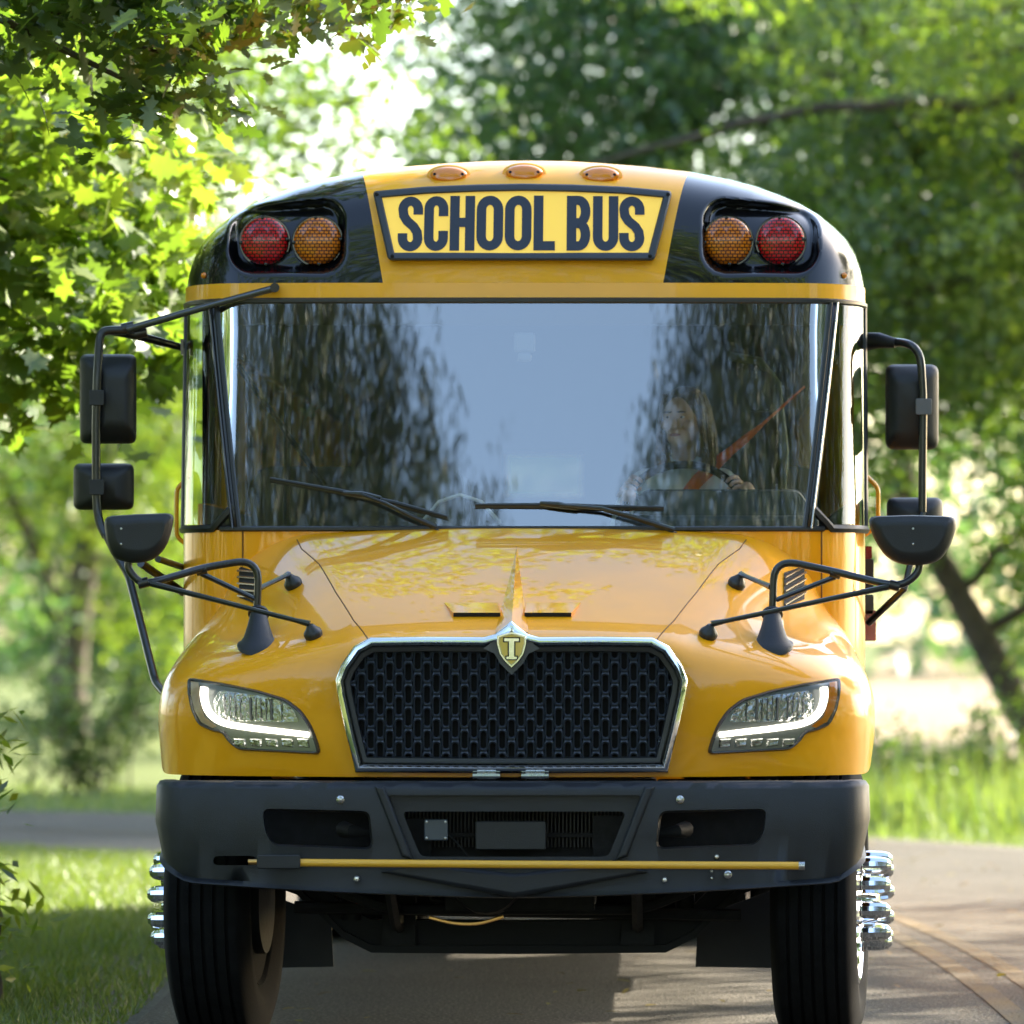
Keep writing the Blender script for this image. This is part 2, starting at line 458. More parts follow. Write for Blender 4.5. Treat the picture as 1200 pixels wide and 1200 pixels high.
sgn.loft([[fb(*p) for p in s_out], [onsign(.010)(*p) for p in s_out], [fo(*p) for p in mid], [fo(*p) for p in mid2], [onsign(.010)(*p) for p in s_in], [onsign(-.004)(*p) for p in s_in]], False, False)
sign = sgn.build('sign_frame', M_SRIM, BUS)
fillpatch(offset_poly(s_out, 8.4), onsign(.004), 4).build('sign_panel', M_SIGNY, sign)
bl = MB()
for (x, y) in ((443, 230), (783, 230), (762, 304.5), (463, 304.5)):
    p = onsign(.016)(x, y); bl.lathe([(.004, .008), (-.004, .007), (-.006, .001)], p, 'Y', 10)
bl.build('sign_screw', M_DARK, sign)

def letter(ch, x0, x1, y0, y1, wd, mb, fn):
    """heavy condensed capitals drawn as strokes"""
    h = wd / 2; L, Rr, T, B = x0 + h, x1 - h, y0 + h, y1 - h; cx = (L + Rr) / 2; rad = (Rr - L) / 2
    def arc(cx, cy, rx, ry, a0, a1, n=12): return [(cx + rx * math.cos(R(a0 + (a1 - a0) * k / n)), cy - ry * math.sin(R(a0 + (a1 - a0) * k / n))) for k in range(n + 1)]
    S_ = []; ry = rad * 1.15; cy0, cy1 = T + ry, B - ry
    if ch == 'O': S_.append((arc(cx, cy0, rad, ry, 0, 180) + arc(cx, cy1, rad, ry, 180, 360), True))
    elif ch == 'C': S_.append(([(Rr, cy0 + 9)] + arc(cx, cy0, rad, ry, 0, 180) + arc(cx, cy1, rad, ry, 180, 360) + [(Rr, cy1 - 9)], False))
    elif ch == 'S':
        m = (y0 + y1) / 2
        S_.append(([(Rr, cy0 + 6)] + arc(cx, cy0, rad, ry, 0, 175) + [(L + 1, m - 10), (L + 5, m - 3.5), (cx, m), (Rr - 5, m + 3.5), (Rr - 1, m + 10)] + arc(cx, cy1, rad, ry, -5, -180) + [(L, cy1 - 6)], False))
    elif ch == 'H': S_ += [([(L, y0), (L, y1)], False), ([(Rr, y0), (Rr, y1)], False), ([(L, (y0 + y1) / 2 - 1), (Rr, (y0 + y1) / 2 - 1)], False)]
    elif ch == 'L': S_ += [([(L, y0), (L, y1)], False), ([(L, B), (x1, B)], False)]
    elif ch == 'U': S_.append(([(L, y0)] + arc(cx, cy1, rad, ry, 180, 360) + [(Rr, y0)], False))
    elif ch == 'B':
        m = (y0 + y1) / 2
        S_ += [([(L, y0), (L, y1)], False)]
        for a, b in ((T, m - .5), (m + .5, B)):
            S_.append(([(L, a), (Rr - 8, a)] + [(Rr - 8 + 8 * math.sin(R(q)), (a + b) / 2 - (b - a) / 2 * math.cos(R(q))) for q in range(0, 181, 15)] + [(L, b)], False))
    fn0 = fn
    for si, (pts, closed) in enumerate(S_):
        fn = (lambda x, y, si=si: fn0(x, y) - Vector((0, .0005 * si, 0)))
        P = [Vector(p) for p in pts]; n = len(P); Lf = []; Rt = []
        for i in range(n):
            a = P[i - 1] if (closed or i > 0) else P[i]; b = P[(i + 1) % n] if (closed or i < n - 1) else P[i]
            if closed and i == 0: a = P[-1]
            t = b - a; t = t.normalized() if t.length > 1e-6 else Vector((0, 1)); nn = Vector((-t.y, t.x)) * h
            Lf.append(P[i] + nn); Rt.append(P[i] - nn)
        if closed: Lf.append(Lf[0]); Rt.append(Rt[0])
        # subdivide across so the stroke follows the curved board
        mb.grid([[fn(*p) for p in Lf], [fn(*((a + b) / 2)) for a, b in zip(Lf, Rt)], [fn(*p) for p in Rt]])
lt = MB(); k = [0]
for ch, x0, x1 in (('S', 468.5, 497.5), ('C', 499, 527), ('H', 529, 558), ('O', 560, 591), ('O', 593, 624), ('L', 626.5, 651.5), ('B', 665, 692.5), ('U', 695.5, 725), ('S', 726, 755.5)):
    k[0] += 1
    e = 1.2 * ((613 - (x0 + x1) / 2) / 140) ** 2
    letter(ch, x0, x1, 231.5 + e, 297.5 + e, 11.2, lt, onsign(.0065 + .00012 * k[0]))
lt.build('sign_lettering', M_LETT, sign)

# amber marker lights on the cap
for px, py in ((526, 205), (614.5, 202.5), (704, 205.5)):
    c = ray(CAPB, px, py)
    def oval(rx, rz, dy, c=c): return [Vector((c.x + rx * math.cos(2 * math.pi * q / 32), c.y + dy + .35 * rz * math.sin(2 * math.pi * q / 32) * 1.2, c.z + rz * math.sin(2 * math.pi * q / 32))) for q in range(32)]
    base = MB().loft([oval(.082, .040, .03), oval(.082, .040, -.004), oval(.074, .034, -.010), oval(.06, .026, -.012)]); b = base.build('marker_light', M_CAPY, BUS)
    MB().loft([oval(.070, .031, -.008), oval(.068, .029, -.024), oval(.056, .023, -.034), oval(.03, .012, -.038)]).build('marker_lens', M_AMBERB, b)
    sc_ = MB()
    for q in (-1, 1): sc_.lathe([(-.02, .007), (-.036, .006), (-.038, .001)], (c.x + q * .052, c.y, c.z), 'Y', 8)
    sc_.build('marker_screw', M_DARK, b)

# ---- body shell behind the cap
BY0, BY1 = TY, 11.6
roof = MB(); NP = 60
def rp(t): 
    X, Z = prof_at(abs(t)); return (math.copysign(X, t), Z)
roof.grid([[(rp(-1 + 2 * j / NP)[0], y, rp(-1 + 2 * j / NP)[1]) for j in range(NP + 1)] for y in (BY0 - .002, 3, 5, 7, 9, 11.2)])
roof.add([(rp(-1 + 2 * j / NP)[0] * .97, BY1, rp(-1 + 2 * j / NP)[1] * .985) for j in range(NP + 1)], [tuple(range(NP + 1))])
ro = roof.build('roof', M_CAPY, BUS, smooth=30)
rbs = MB()
for y in (3.6, 5.2, 6.8, 8.4, 10): rbs.tube([(rp(-1 + 2 * j / NP)[0] * 1.002, y, rp(-1 + 2 * j / NP)[1] + .004) for j in range(NP + 1)], .012, 6)
rbs.build('roof_rib', M_CAPY, ro)
WIN0, WIN1 = 1.98, 2.60
bays = [(3.45 + i * .87, 3.45 + i * .87 + .79) for i in range(9)]
walls = MB(); rails = MB()
for sg in (-1, 1):
    X = sg * HW; Xi = sg * (HW - .05)
    def wbox(y0, y1, z0, z1): walls.box(min(X, Xi), max(X, Xi), y0, y1, z0, z1)
    wbox(1.95, 11.6, 1.15, 1.86)
    wbox(2.75, 7.4, .62, 1.15); wbox(8.6, 11.6, .62, 1.15)
    wbox(2.42, 11.6, 1.86, WIN0); wbox(3.34, 11.6, WIN1, 2.76); wbox(2.22, 3.34, 2.735, 2.76)
    last = 3.34
    for a, b in bays:
        wbox(last, a, WIN0, WIN1); last = b
    wbox(last, 11.6, WIN0, WIN1)
    for z in (.75, 1.2, 1.62, 1.9): rails.box(min(X + sg * .001, X + sg * .008), max(X + sg * .001, X + sg * .008), 2.75, 11.6, z, z + .03)
walls.box(-HW, HW, 11.55, 11.62, .62, 2.22); walls.box(-HW, -.34, 11.55, 11.62, 2.22, 2.44); walls.box(.06, HW, 11.55, 11.62, 2.22, 2.44)
walls.box(-1.24, 1.24, 11.55, 11.62, 2.44, 2.9); walls.box(-1.0, 1.0, 11.55, 11.62, 2.9, 3.14)
sd = walls.build('side_wall', M_YEL, BUS, smooth=0); rails.build('rub_rail', M_PLA, sd, smooth=0)
ln_ = MB(); ln_.grid([[(rp(-1 + 2 * j / NP)[0] * .975, y, 1.5 + (rp(-1 + 2 * j / NP)[1] - 1.5) * .98) for j in range(NP + 1)] for y in (2.32, 6, 11.5)])
for sg in (-1, 1): ln_.box(sg * 1.222 - .003, sg * 1.222 + .003, 1.99, 11.5, 1.15, WIN0 - .01); ln_.box(sg * 1.222 - .003, sg * 1.222 + .003, 3.36, 11.5, WIN1 + .01, 2.8)
for a, b in [(.07, 1.2), (-1.2, -.35)]: ln_.box(a, b, 11.50, 11.54, 1.2, 2.9)
ln_.box(-1.2, 1.2, 11.50, 11.54, 2.45, 3.0); ln_.box(-1.2, 1.2, 11.50, 11.54, 1.15, 2.21)
ln_.add([(rp(-1 + 2 * j / NP)[0] * .99, 11.48, rp(-1 + 2 * j / NP)[1]) for j in range(NP + 1)], [tuple(range(NP + 1))])
ln_.build('interior_liner', M_INT, BUS, smooth=30)
MB().box(-.36, .08, 11.56, 11.57, 2.20, 2.46).build('rear_window', glass_mat('rear_glass', (.20, .24, .22), 1.5), BUS, smooth=0)
for sg in (-1, 1):
    MB().box(sg * (HW - .03) - .004, sg * (HW - .03) + .004, 2.3, 3.33, 1.87, 2.735).build('cab_window', M_GLASSD, BUS, smooth=0)
    for a, b in bays:
        o = MB().box(sg * (HW - .03) - .004, sg * (HW - .03) + .004, a, b, WIN0, WIN1).build('side_window', M_GLASSD, BUS, smooth=0)
        MB().box(sg * (HW - .02) - .008, sg * (HW - .02) + .008, a, b, 2.28, 2.31).box(sg * (HW - .02) - .008, sg * (HW - .02) + .008, a, a + .03, WIN0, WIN1).build('window_sash', M_DARK, o, smooth=0)
# inside
inn = MB().box(-1.22, 1.22, 1.6, 11.5, 1.08, 1.14); inn.build('cabin_floor', M_INT, BUS, smooth=0)
MB().box(-1.05, 1.05, 1.62, 1.70, 1.1, 1.84).build('firewall', M_VOID, BUS, smooth=0)
MB().box(-1.24, 1.24, 2.20, 2.24, 2.66, 2.95).box(-1.0, 1.0, 2.20, 2.24, 2.95, 3.15).build('sun_visor_panel', M_INT, BUS, smooth=0)
dash = MB(); dash.box(-1.05, .40, 1.62, 1.98, 1.80, 1.88); dash.box(.34, 1.10, 1.62, 1.92, 1.80, 1.92)
dash.build('dashboard', M_DASH, BUS, bevel=.02)
cl = MB(); prof = round_poly([(.40, 1.90), (.44, 2.015), (1.03, 2.015), (1.06, 1.97), (1.10, 1.90)], .03)
cl.loft([[(x, 1.84, z) for x, z in prof], [(x, 1.87, z + .008) for x, z in prof], [(x, 2.0, z + .01) for x, z in prof]]); cl.build('instrument_cluster', M_DASH, BUS)
for y in (3.7, 4.55, 5.4, 6.25, 7.1, 7.95, 8.8, 9.65, 10.5):
    for sg in (-1, 1):
        st = MB(); pr = round_poly([(sg * .28, 1.5), (sg * .30, 2.16), (sg * 1.15, 2.16), (sg * 1.18, 1.5)], .08)
        st.loft([[(x, y - .06, z) for x, z in pr], [(x, y - .02, z) for x, z in pr], [(x, y + .05, z) for x, z in pr]])
        o = st.build('passenger_seat', M_SEAT, BUS); c_ = MB().box(min(sg * .28, sg * 1.18), max(sg * .28, sg * 1.18), y - .48, y - .07, 1.42, 1.54); c_.build('seat_cushion', M_SEAT, o, bevel=.03)
# driver's seat
ds = MB(); pr = round_poly([(.36, 1.62), (.36, 2.20), (.44, 2.40), (.86, 2.40), (.94, 2.20), (.94, 1.62)], .1)
ds.loft([[(x, 2.97, z) for x, z in pr], [(x + .0, 3.0, z) for x, z in pr], [(x, 3.08, z) for x, z in pr]])
pr = round_poly([(.66, 2.36), (.66, 2.52), (.96, 2.52), (.99, 2.36)], .06)
ds.loft([[(x, 2.98, z) for x, z in pr], [(x, 3.01, z) for x, z in pr], [(x, 3.07, z) for x, z in pr]])
seat = ds.build('driver_seat', M_SEAT, BUS); MB().box(.36, .94, 2.45, 2.98, 1.52, 1.63).build('seat_cushion', M_SEAT, seat, bevel=.04)
MB().box(.5, .8, 2.55, 2.9, 1.14, 1.52).build('seat_pedestal', M_DARK, seat)
MB().tube([(.97, 3.05, 1.7), (1.00, 3.05, 2.2), (.97, 3.05, 2.47), (.9, 3.05, 2.56), (.78, 3.05, 2.58)], .018, 8).build('seat_frame', mat('seat_frame_olive', (.16, .18, .11), .4), seat)
# steering wheel
SWC = Vector((.60, 2.27, 1.955)); ax_u = Vector((1, 0, 0)); ax_v = Vector((0, -.62, .785)) * 1.0
swp = [SWC + ax_u * .225 * math.cos(2 * math.pi * k / 40) + Vector((0, .62, .785)) * .225 * math.sin(2 * math.pi * k / 40) for k in range(40)]
sw = MB().tube(swp, .016, 10, closed=True).build('steering_wheel', M_RUB, BUS)
sp = MB()
for a in (20, 160, 270):
    d = ax_u * math.cos(R(a)) + Vector((0, .62, .785)) * math.sin(R(a)); sp.tube([SWC + Vector((0, -.03, -.03)), SWC + d * .215], .013, 6)
sp.tube([SWC, SWC + Vector((0, -.35, -.2))], .03, 8); sp.lathe([(-.03, .001), (-.02, .06), (.02, .06), (.03, .001)], SWC, 'Y', 16); sp.build('wheel_spoke', M_RUB, sw)
# interior mirror and door linkage details seen through the glass
MB().tube([(-.40, 2.05, 1.90), (-.33, 2.0, 1.98), (-.25, 1.97, 2.005), (-.17, 2.0, 1.98), (-.10, 2.05, 1.90)], .007, 6).build('grab_rail', M_WHITE, BUS)
MB().tube([(-.92, 2.3, 2.70), (-.93, 2.3, 1.6)], .014, 8).tube([(-1.1, 2.1, 2.5), (-.78, 2.25, 2.05)], .012, 6).build('door_post', M_DARK, BUS)
MB().box(-.035, .045, 1.58, 1.60, 2.525, 2.60).box(-.02, .03, 1.57, 1.60, 2.49, 2.524).build('camera_pod', mat('pod_grey', (.08, .09, .10), .5), BUS, bevel=.01)

# ================================================================== HOOD AND FENDERS
cols = [
 [(0, .045, .985), (0, .035, 1.2), (0, .045, 1.40), (0, .10, 1.470), (0, .25, 1.535), (0, .6, 1.655), (0, 1.0, 1.775), (0, 1.365, 1.868)],
 [(.35, .05, .985), (.35, .04, 1.2), (.35, .05, 1.395), (.35, .105, 1.466), (.35, .255, 1.530), (.36, .6, 1.650), (.37, 1.0, 1.771), (.40, 1.37, 1.866)],
 [(.53, .065, .985), (.54, .055, 1.2), (.545, .065, 1.38), (.54, .12, 1.456), (.56, .27, 1.516), (.63, .6, 1.632), (.71, 1.0, 1.752), (.79, 1.40, 1.850)],
 [(.60, .075, .985), (.62, .065, 1.2), (.63, .075, 1.365), (.61, .135, 1.445), (.65, .29, 1.500), (.72, .6, 1.608), (.80, 1.0, 1.732), (.87, 1.41, 1.838)],
 [(.80, .14, .985), (.81, .125, 1.2), (.82, .135, 1.345), (.82, .215, 1.420), (.83, .37, 1.468), (.86, .6, 1.535), (.92, 1.0, 1.66), (.98, 1.43, 1.79)],
 [(.98, .22, .985), (.98, .20, 1.2), (.98, .21, 1.325), (.98, .30, 1.400), (.98, .45, 1.446), (.98, .66, 1.492), (1.01, 1.0, 1.565), (1.075, 1.45, 1.71)],
 [(1.11, .30, .985), (1.11, .28, 1.2), (1.11, .30, 1.31), (1.10, .39, 1.385), (1.09, .53, 1.432), (1.08, .72, 1.477), (1.08, 1.0, 1.525), (1.105, 1.46, 1.60)],
 [(1.205, .40, .985), (1.215, .38, 1.2), (1.21, .40, 1.29), (1.195, .49, 1.355), (1.18, .62, 1.405), (1.165, .80, 1.452), (1.15, 1.02, 1.497), (1.14, 1.47, 1.550)],
 [(1.25, .52, .985), (1.262, .50, 1.19), (1.258, .53, 1.265), (1.25, .61, 1.325), (1.24, .74, 1.365), (1.228, .90, 1.405), (1.215, 1.08, 1.440), (1.205, 1.48, 1.48)],
 [(1.262, .62, 1.03), (1.276, .62, 1.16), (1.278, .66, 1.22), (1.275, .73, 1.265), (1.27, .85, 1.295), (1.262, 1.0, 1.315), (1.255, 1.15, 1.33), (1.25, 1.48, 1.35)],
 [(1.262, .66, 1.03), (1.275, .68, 1.11), (1.278, .74, 1.15), (1.277, .82, 1.18), (1.275, .93, 1.20), (1.27, 1.05, 1.21), (1.265, 1.2, 1.215), (1.26, 1.48, 1.16)]]
cols = [[(p[0], p[1], p[2]) for p in c] for c in cols]
full = [[(-x, y, z) for x, y, z in c] for c in cols[:0:-1]] + cols
hb = MB(); hb.grid([[full[j][i] for j in range(len(full))] for i in range(8)])
hood = hb.build('hood', M_YEL, BUS, subsurf=4)
# creases: lower edge and hood shoulder line
me = hood.data; cr = me.attributes.new('crease_edge', 'FLOAT', 'EDGE')
nj = len(full)
for e in me.edges:
    a, b = e.vertices; ia, ja = divmod(a, nj); ib, jb = divmod(b, nj)
    c_ = 0
    if ja == jb and abs(ja - nj // 2) == 2 and min(ia, ib) >= 3: c_ = .45
    if ia == ib == 3 and abs(ja - nj // 2) <= 3 and abs(jb - nj // 2) <= 3: c_ = .25
    if c_: cr.data[e.index].value = c_
me.polygons.foreach_set('use_smooth', [True] * len(me.polygons))
bpy.context.view_layer.update()
dg = bpy.context.evaluated_depsgraph_get(); HOODB = BVHTree.FromObject(hood, dg)
def hit(px, py, off=0.0): return ray(HOODB, px, py, off)
def polyhit(pts, off=0, sub=10):
    P = []
    for a, b in zip(pts[:-1], pts[1:]):
        for k in range(sub):
            t = k / sub; h = hit(a[0] + (b[0] - a[0]) * t, a[1] + (b[1] - a[1]) * t, off)
            if h: P.append(h)
    h = hit(*pts[-1], off)
    if h: P.append(h)
    return P
sm = MB()
for sg in (-1, 1):
    P = []
    pts = [(.50, .13), (.56, .30), (.64, .6), (.72, .95), (.80, 1.2), (.83, 1.36)]
    for a, b in zip(pts[:-1], pts[1:]):
        for k in range(8):
            t = k / 8; x, y = a[0] + (b[0] - a[0]) * t, a[1] + (b[1] - a[1]) * t
            h = HOODB.ray_cast(Vector((sg * x, y, 3)), Vector((0, 0, -1)), 5)[0]
            if h: P.append(h)
    sm.tube(P, .0024, 6)
sm.build('hood_seam', M_SEAM, hood)
# crease ridge over the emblem
rg = MB(); rows = []
for k in range(13):
    t = k / 12; py = 742 - (742 - 640) * t; hw_ = 21 * (1 - t) ** 1.1 + .6; cx = 599.8 + 6 * t
    l, c, r_ = hit(cx - hw_, py, -.002), hit(cx, py, .002 + .038 * (1 - t) ** .9), hit(cx + hw_, py, -.002)
    if l and c and r_: rows.append([l, (l + c) / 2 - Vector((0, 0, .004 * (1 - t))), c, (c + r_) / 2 - Vector((0, 0, .004 * (1 - t))), r_])
rg.grid(rows); rg.build('hood_ridge', M_YEL, hood, smooth=25)
for sg in (-1, 1):
    q = [(600.5 + sg * x, y) for x, y in ((14, 723), (69, 723), (80, 706.5), (17, 706.5))]
    b_ = MB(); P = [hit(*p, .001) for p in q]; top = [hit(q[0][0], q[0][1], .016), hit(q[1][0], q[1][1], .016), P[2], P[3]]
    b_.add(P + top, [(4, 5, 6, 7), (0, 4, 7, 3), (1, 2, 6, 5)]); so = b_.build('hood_scoop', M_YEL, hood, smooth=0)
    MB().add([P[0], P[1], top[1], top[0]], [(0, 1, 2, 3)]).build('scoop_slot', M_VOID, so, smooth=0)
# louvred vents on the hood flank
for sg in (-1, 1):
    cx = 604 + sg * 311 + (0 if sg < 0 else 15)
    q = [(cx - 12, 672), (cx + 12, 664), (cx + 12, 703), (cx - 12, 712)] if sg > 0 else [(cx - 12, 664), (cx + 12, 672), (cx + 12, 710), (cx - 12, 701)]
    vb = fillpatch(q, lambda x, y: hit(x, y, .004), 3)
    if not vb.f: continue
    v_ = vb.build('side_vent', M_VOID, hood); sl_ = MB()
    for k in range(5):
        t = (k + .5) / 5; a = hit(q[0][0], q[0][1] + (q[3][1] - q[0][1]) * t + 3, .010); b = hit(q[1][0], q[1][1] + (q[2][1] - q[1][1]) * t - 3, .010)
        if a and b: sl_.tube([a, b], .0045, 6)
    if sl_.f: sl_.build('vent_slat', M_GREYB, v_)

# ================================================================== GRILLE
GY = -.012
def G(px, py, dy=0.0): return U(px, py, GY + dy)
gh = [(599.5, 727), (606, 733), (619, 743), (632, 746.5), (700, 746), (765, 747), (784, 757), (800, 780), (806.5, 797), (804, 815), (794, 860), (783, 905), (720, 905.5), (650, 906)]
gout = gh + [(1199 - x, y) for x, y in gh[:0:-1]]
gout = gh[:1] + gh[1:] + [(599.5, 906)] + [(1199 - x, y) for x, y in gh[:0:-1]]
def gin(w1):
    o = offset_poly(gout, w1); return o
fr = MB(); i1, i2, i3, i4 = offset_poly(gout, 2), offset_poly(gout, 6), offset_poly(gout, 9.5), offset_poly(gout, 11)
# lower bar is thinner
def low(p, q): return (p[0], 902.0 - (905.5 - q[1]) * .25) if False else p
fr.loft([[G(*p, .09) for p in gout], [G(*p, .0) for p in gout], [G(*p, -.014) for p in i1], [G(*p, -.018) for p in i2], [G(*p, -.008) for p in i3], [G(*p, .03) for p in i4]], False, False)
gf = fr.build('grille_surround', M_CHR, BUS, smooth=50)
i5 = offset_poly(gout, 11); i6 = offset_poly(gout, 19)
MB().loft([[G(*p, .0) for p in i5], [G(*p, -.004) for p in offset_poly(gout, 12.5)], [G(*p, -.001) for p in offset_poly(gout, 17)], [G(*p, .02) for p in i6]], False, False).build('grille_inner_rim', M_GASK, gf, smooth=50)
fillpatch(offset_poly(gout, 8), lambda x, y: G(x, y, .045), 2).build('grille_backing', M_VOID, gf)
inner = offset_poly(gout, 14)
def span(x):
    ys = []
    for i in range(len(inner)):
        a, b = inner[i - 1], inner[i]
        if (a[0] - x) * (b[0] - x) < 0: ys.append(a[1] + (b[1] - a[1]) * (x - a[0]) / (b[0] - a[0]))
    return (min(ys), max(ys)) if len(ys) >= 2 else None
gm = MB(); PW_, PH_ = 11.0, 26.5; NC = 35; N = 16
for c in range(-17, 18):
    cx = 599.5 + c * PW_ ; off = (c % 2) * PH_ / 2
    for r_ in range(-1, 8):
        cy = 748 + r_ * PH_ + off
        s0, s1 = span(min(max(cx - PW_ / 2, inner_l), inner_r)) if False else (None, None)
        ring_o = []; ring_i = []
        for k in range(N):
            a = 2 * math.pi * (k + .5) / N; ca, sa = math.cos(a), math.sin(a)
            ox = cx + PW_ / 2 * max(-1, min(1, ca * 1.35)); oy = cy + PH_ / 2 * max(-1, min(1, sa * 1.35))
            ix = cx + 3.3 * ca; iy = cy + 3.3 * sa + (6.4 if sa > 0 else -6.4)
            ring_o.append([ox, oy]); ring_i.append([ix, iy])
        ok = True
        for ring, mg in ((ring_o, 0), (ring_i, 2)):
            for p in ring:
                sp_ = span(p[0])
                if sp_ is None: ok = False; break
                p[1] = max(sp_[0] + mg, min(sp_[1] - mg, p[1]))
        if not ok: continue
        hgt = max(p[1] for p in ring_o) - min(p[1] for p in ring_o)
        if hgt < 3: continue
        def zc(x, y): return .004 + .0 * x
        gm.loft([[G(p[0], p[1], .012) for p in ring_o], [G((p[0] * .45 + q[0] * .55), (p[1] * .45 + q[1] * .55), .006) for p, q in zip(ring_o, ring_i)], [G(p[0], p[1], .011) for p in ring_i], [G(p[0], p[1], .040) for p in ring_i]], False, False)
gm.build('grille_mesh', M_GRIL, gf, smooth=50)
# emblem: shield with a serif letter
sh = [(0, -23), (7, -21.5), (17.5, -18), (18, -9), (14.5, 4), (8, 13), (0, 20.5)]
shp = sh + [(-x, y) for x, y in sh[-2:0:-1]]
def E(p, dy): return G(599.5 + p[0], 763 + p[1], dy)
em = MB(); em.loft([[E(p, .02) for p in shp], [E(p, -.024) for p in shp], [E(p, -.030) for p in offset_poly(shp, 1)], [E(p, -.030) for p in offset_poly(shp, 2.6)], [E(p, -.024) for p in offset_poly(shp, 3.2)]], True, True)
emb = em.build('emblem', M_CHR, gf, smooth=40)
ef = MB(); q = offset_poly(shp, 3.4); ef.loft([[E(p, -.020) for p in q], [E(p, -.0265) for p in q]]); ef.build('emblem_field', M_EMB, emb, smooth=40)
el = MB()
for x0, x1, y0, y1 in ((-3, 3, -13, 8), (-8.5, 8.5, -15, -11.5), (-6, 6, 6.5, 9.5)):
    P = [E(p, -.0268 - .001 * (y1 - y0 > 10)) for p in ((x0, y0), (x1, y0), (x1, y1), (x0, y1))]; Q = [E(p, -.0310 - .001 * (y1 - y0 > 10)) for p in ((x0, y0), (x1, y0), (x1, y1), (x0, y1))]
    el.loft([P, Q])
el.build('emblem_letter', M_CHR, emb, smooth=0)
ed = MB()
for x0, x1, y0, y1 in ((-4.6, 4.6, -13, 8), (-10, 10, -16.4, -10.2), (-7.4, 7.4, 5.2, 10.8)):
    ed.loft([[E(p, -.0262) for p in ((x0, y0), (x1, y0), (x1, y1), (x0, y1))], [E(p, -.0272) for p in ((x0, y0), (x1, y0), (x1, y1), (x0, y1))]])
ed.build('letter_outline', M_VOID, emb, smooth=0)
dm = [(0, -29), (33, -4), (20, 2), (13, 14), (0, 27), (-13, 14), (-20, 2), (-33, -4)]
MB().loft([[G(599.5 + x, 764 + y, .02) for x, y in dm], [G(599.5 + x, 764 + y, -.010) for x, y in dm]]).build('emblem_bezel', M_GRIL, emb, smooth=20)
# chrome chevron above the emblem
# ================================================================== HEADLIGHTS
HLO = [(227, 883), (232, 866), (239, 849), (250, 833), (267, 820), (300, 810), (340, 802), (380, 796), (380, 812), (376, 832), (368, 849), (352, 856), (340, 858), (334, 868), (322, 878)]
def HL(sg):
    def at(p, off): return hit(602.5 + sg * p[0], p[1], off)
    return at
for sg in (-1, 1):
    at = HL(sg); o_ = round_poly(HLO, 6, 4)
    if any(at(p, 0) is None for p in o_): print('headlight off the hood', sg)
    hous = fillpatch(o_, lambda x, y: at((x, y), .003), 4); ho = hous.build('headlight', M_LAMPH, BUS)
    rim = MB(); lp = [o_, offset_poly(o_, -1.2), offset_poly(o_, .6), offset_poly(o_, 1.8), offset_poly(o_, 2.4)]
    rim.loft([[at(p, -.01) for p in lp[1]], [at(p, .006) for p in lp[1]], [at(p, .015) for p in lp[2]], [at(p, .014) for p in lp[3]], [at(p, .002) for p in lp[4]]], False, False)
    rim.build('headlight_bezel', M_GREYB, ho, smooth=50)
    # main reflector bowls
    refl = [(250, 846), (260, 829), (280, 819), (308, 814), (345, 809), (352, 822), (348, 838), (330, 845)]
    fillpatch(round_poly(refl, 5, 2), lambda x, y: at((x, y), .005), 3).build('lamp_reflector', M_REFL, ho)
    dv = MB()
    for x in (272, 284, 290, 296, 302, 308, 320, 326, 332, 338):
        a, b = at((x, 815 + (340 - x) * .08), .009), at((x - 1, 844), .009)
        dv.tube([a, b], .0045 if x in (284, 308) else .0014, 6)
    dv.build('lamp_divider', M_GREYB, ho)
    # daytime running strip: down the outer side, then along the bottom
    path = [(362, 806), (363, 816), (359, 832), (349, 843), (334, 849), (300, 854), (265, 858), (240, 861)]
    sp_ = smooth_path([Vector((x, y, 0)) for x, y in path], 8, 4)
    wd = [8.6 - 2.4 * (k / (len(sp_) - 1)) for k in range(len(sp_))]
    A, B, C2 = [], [], []
    for i, p in enumerate(sp_):
        t = (sp_[min(i + 1, len(sp_) - 1)] - sp_[max(0, i - 1)]).normalized(); n_ = Vector((-t.y, t.x, 0)) * wd[i] / 2
        A.append(at(((p + n_).x, (p + n_).y), .006)); B.append(at((p.x, p.y), .014)); C2.append(at(((p - n_).x, (p - n_).y), .006))
    MB().grid([A, B, C2]).build('daytime_running_light', M_DRL, ho)
    # amber turn signal on the outer edge
    am = [(368, 801), (377, 799.5), (377, 815), (373, 832), (365, 846), (352, 853), (347, 851), (361, 840), (367, 822)]
    fillpatch(am, lambda x, y: at((x, y), .008), 3).build('turn_signal', M_AMBERB if sg > 0 else mat('amber_clear', (.75, .5, .3), .2, coat=1), ho)
    # lower row of small lamps
    lo = MB()
    for k in range(5):
        x0 = 240 + k * 18.5
        lo.loft([[at(p, .004) for p in ((x0, 866), (x0 + 14, 865), (x0 + 13, 875 - k * .4), (x0 - 1, 876.5 - k * .4))], [at(p, .010) for p in ((x0 + 1.5, 867), (x0 + 12.5, 866.5), (x0 + 11.5, 873.5 - k * .4), (x0 + .5, 875 - k * .4))]])
    lo.build('lower_lamp', M_REFL, ho, smooth=0)
    le = MB(); lens_o = offset_poly(o_, 2.5)
    fp = fillpatch(lens_o, lambda x, y: at((x, y), .020), 4); fp.build('headlight_lens', M_LENS, ho)

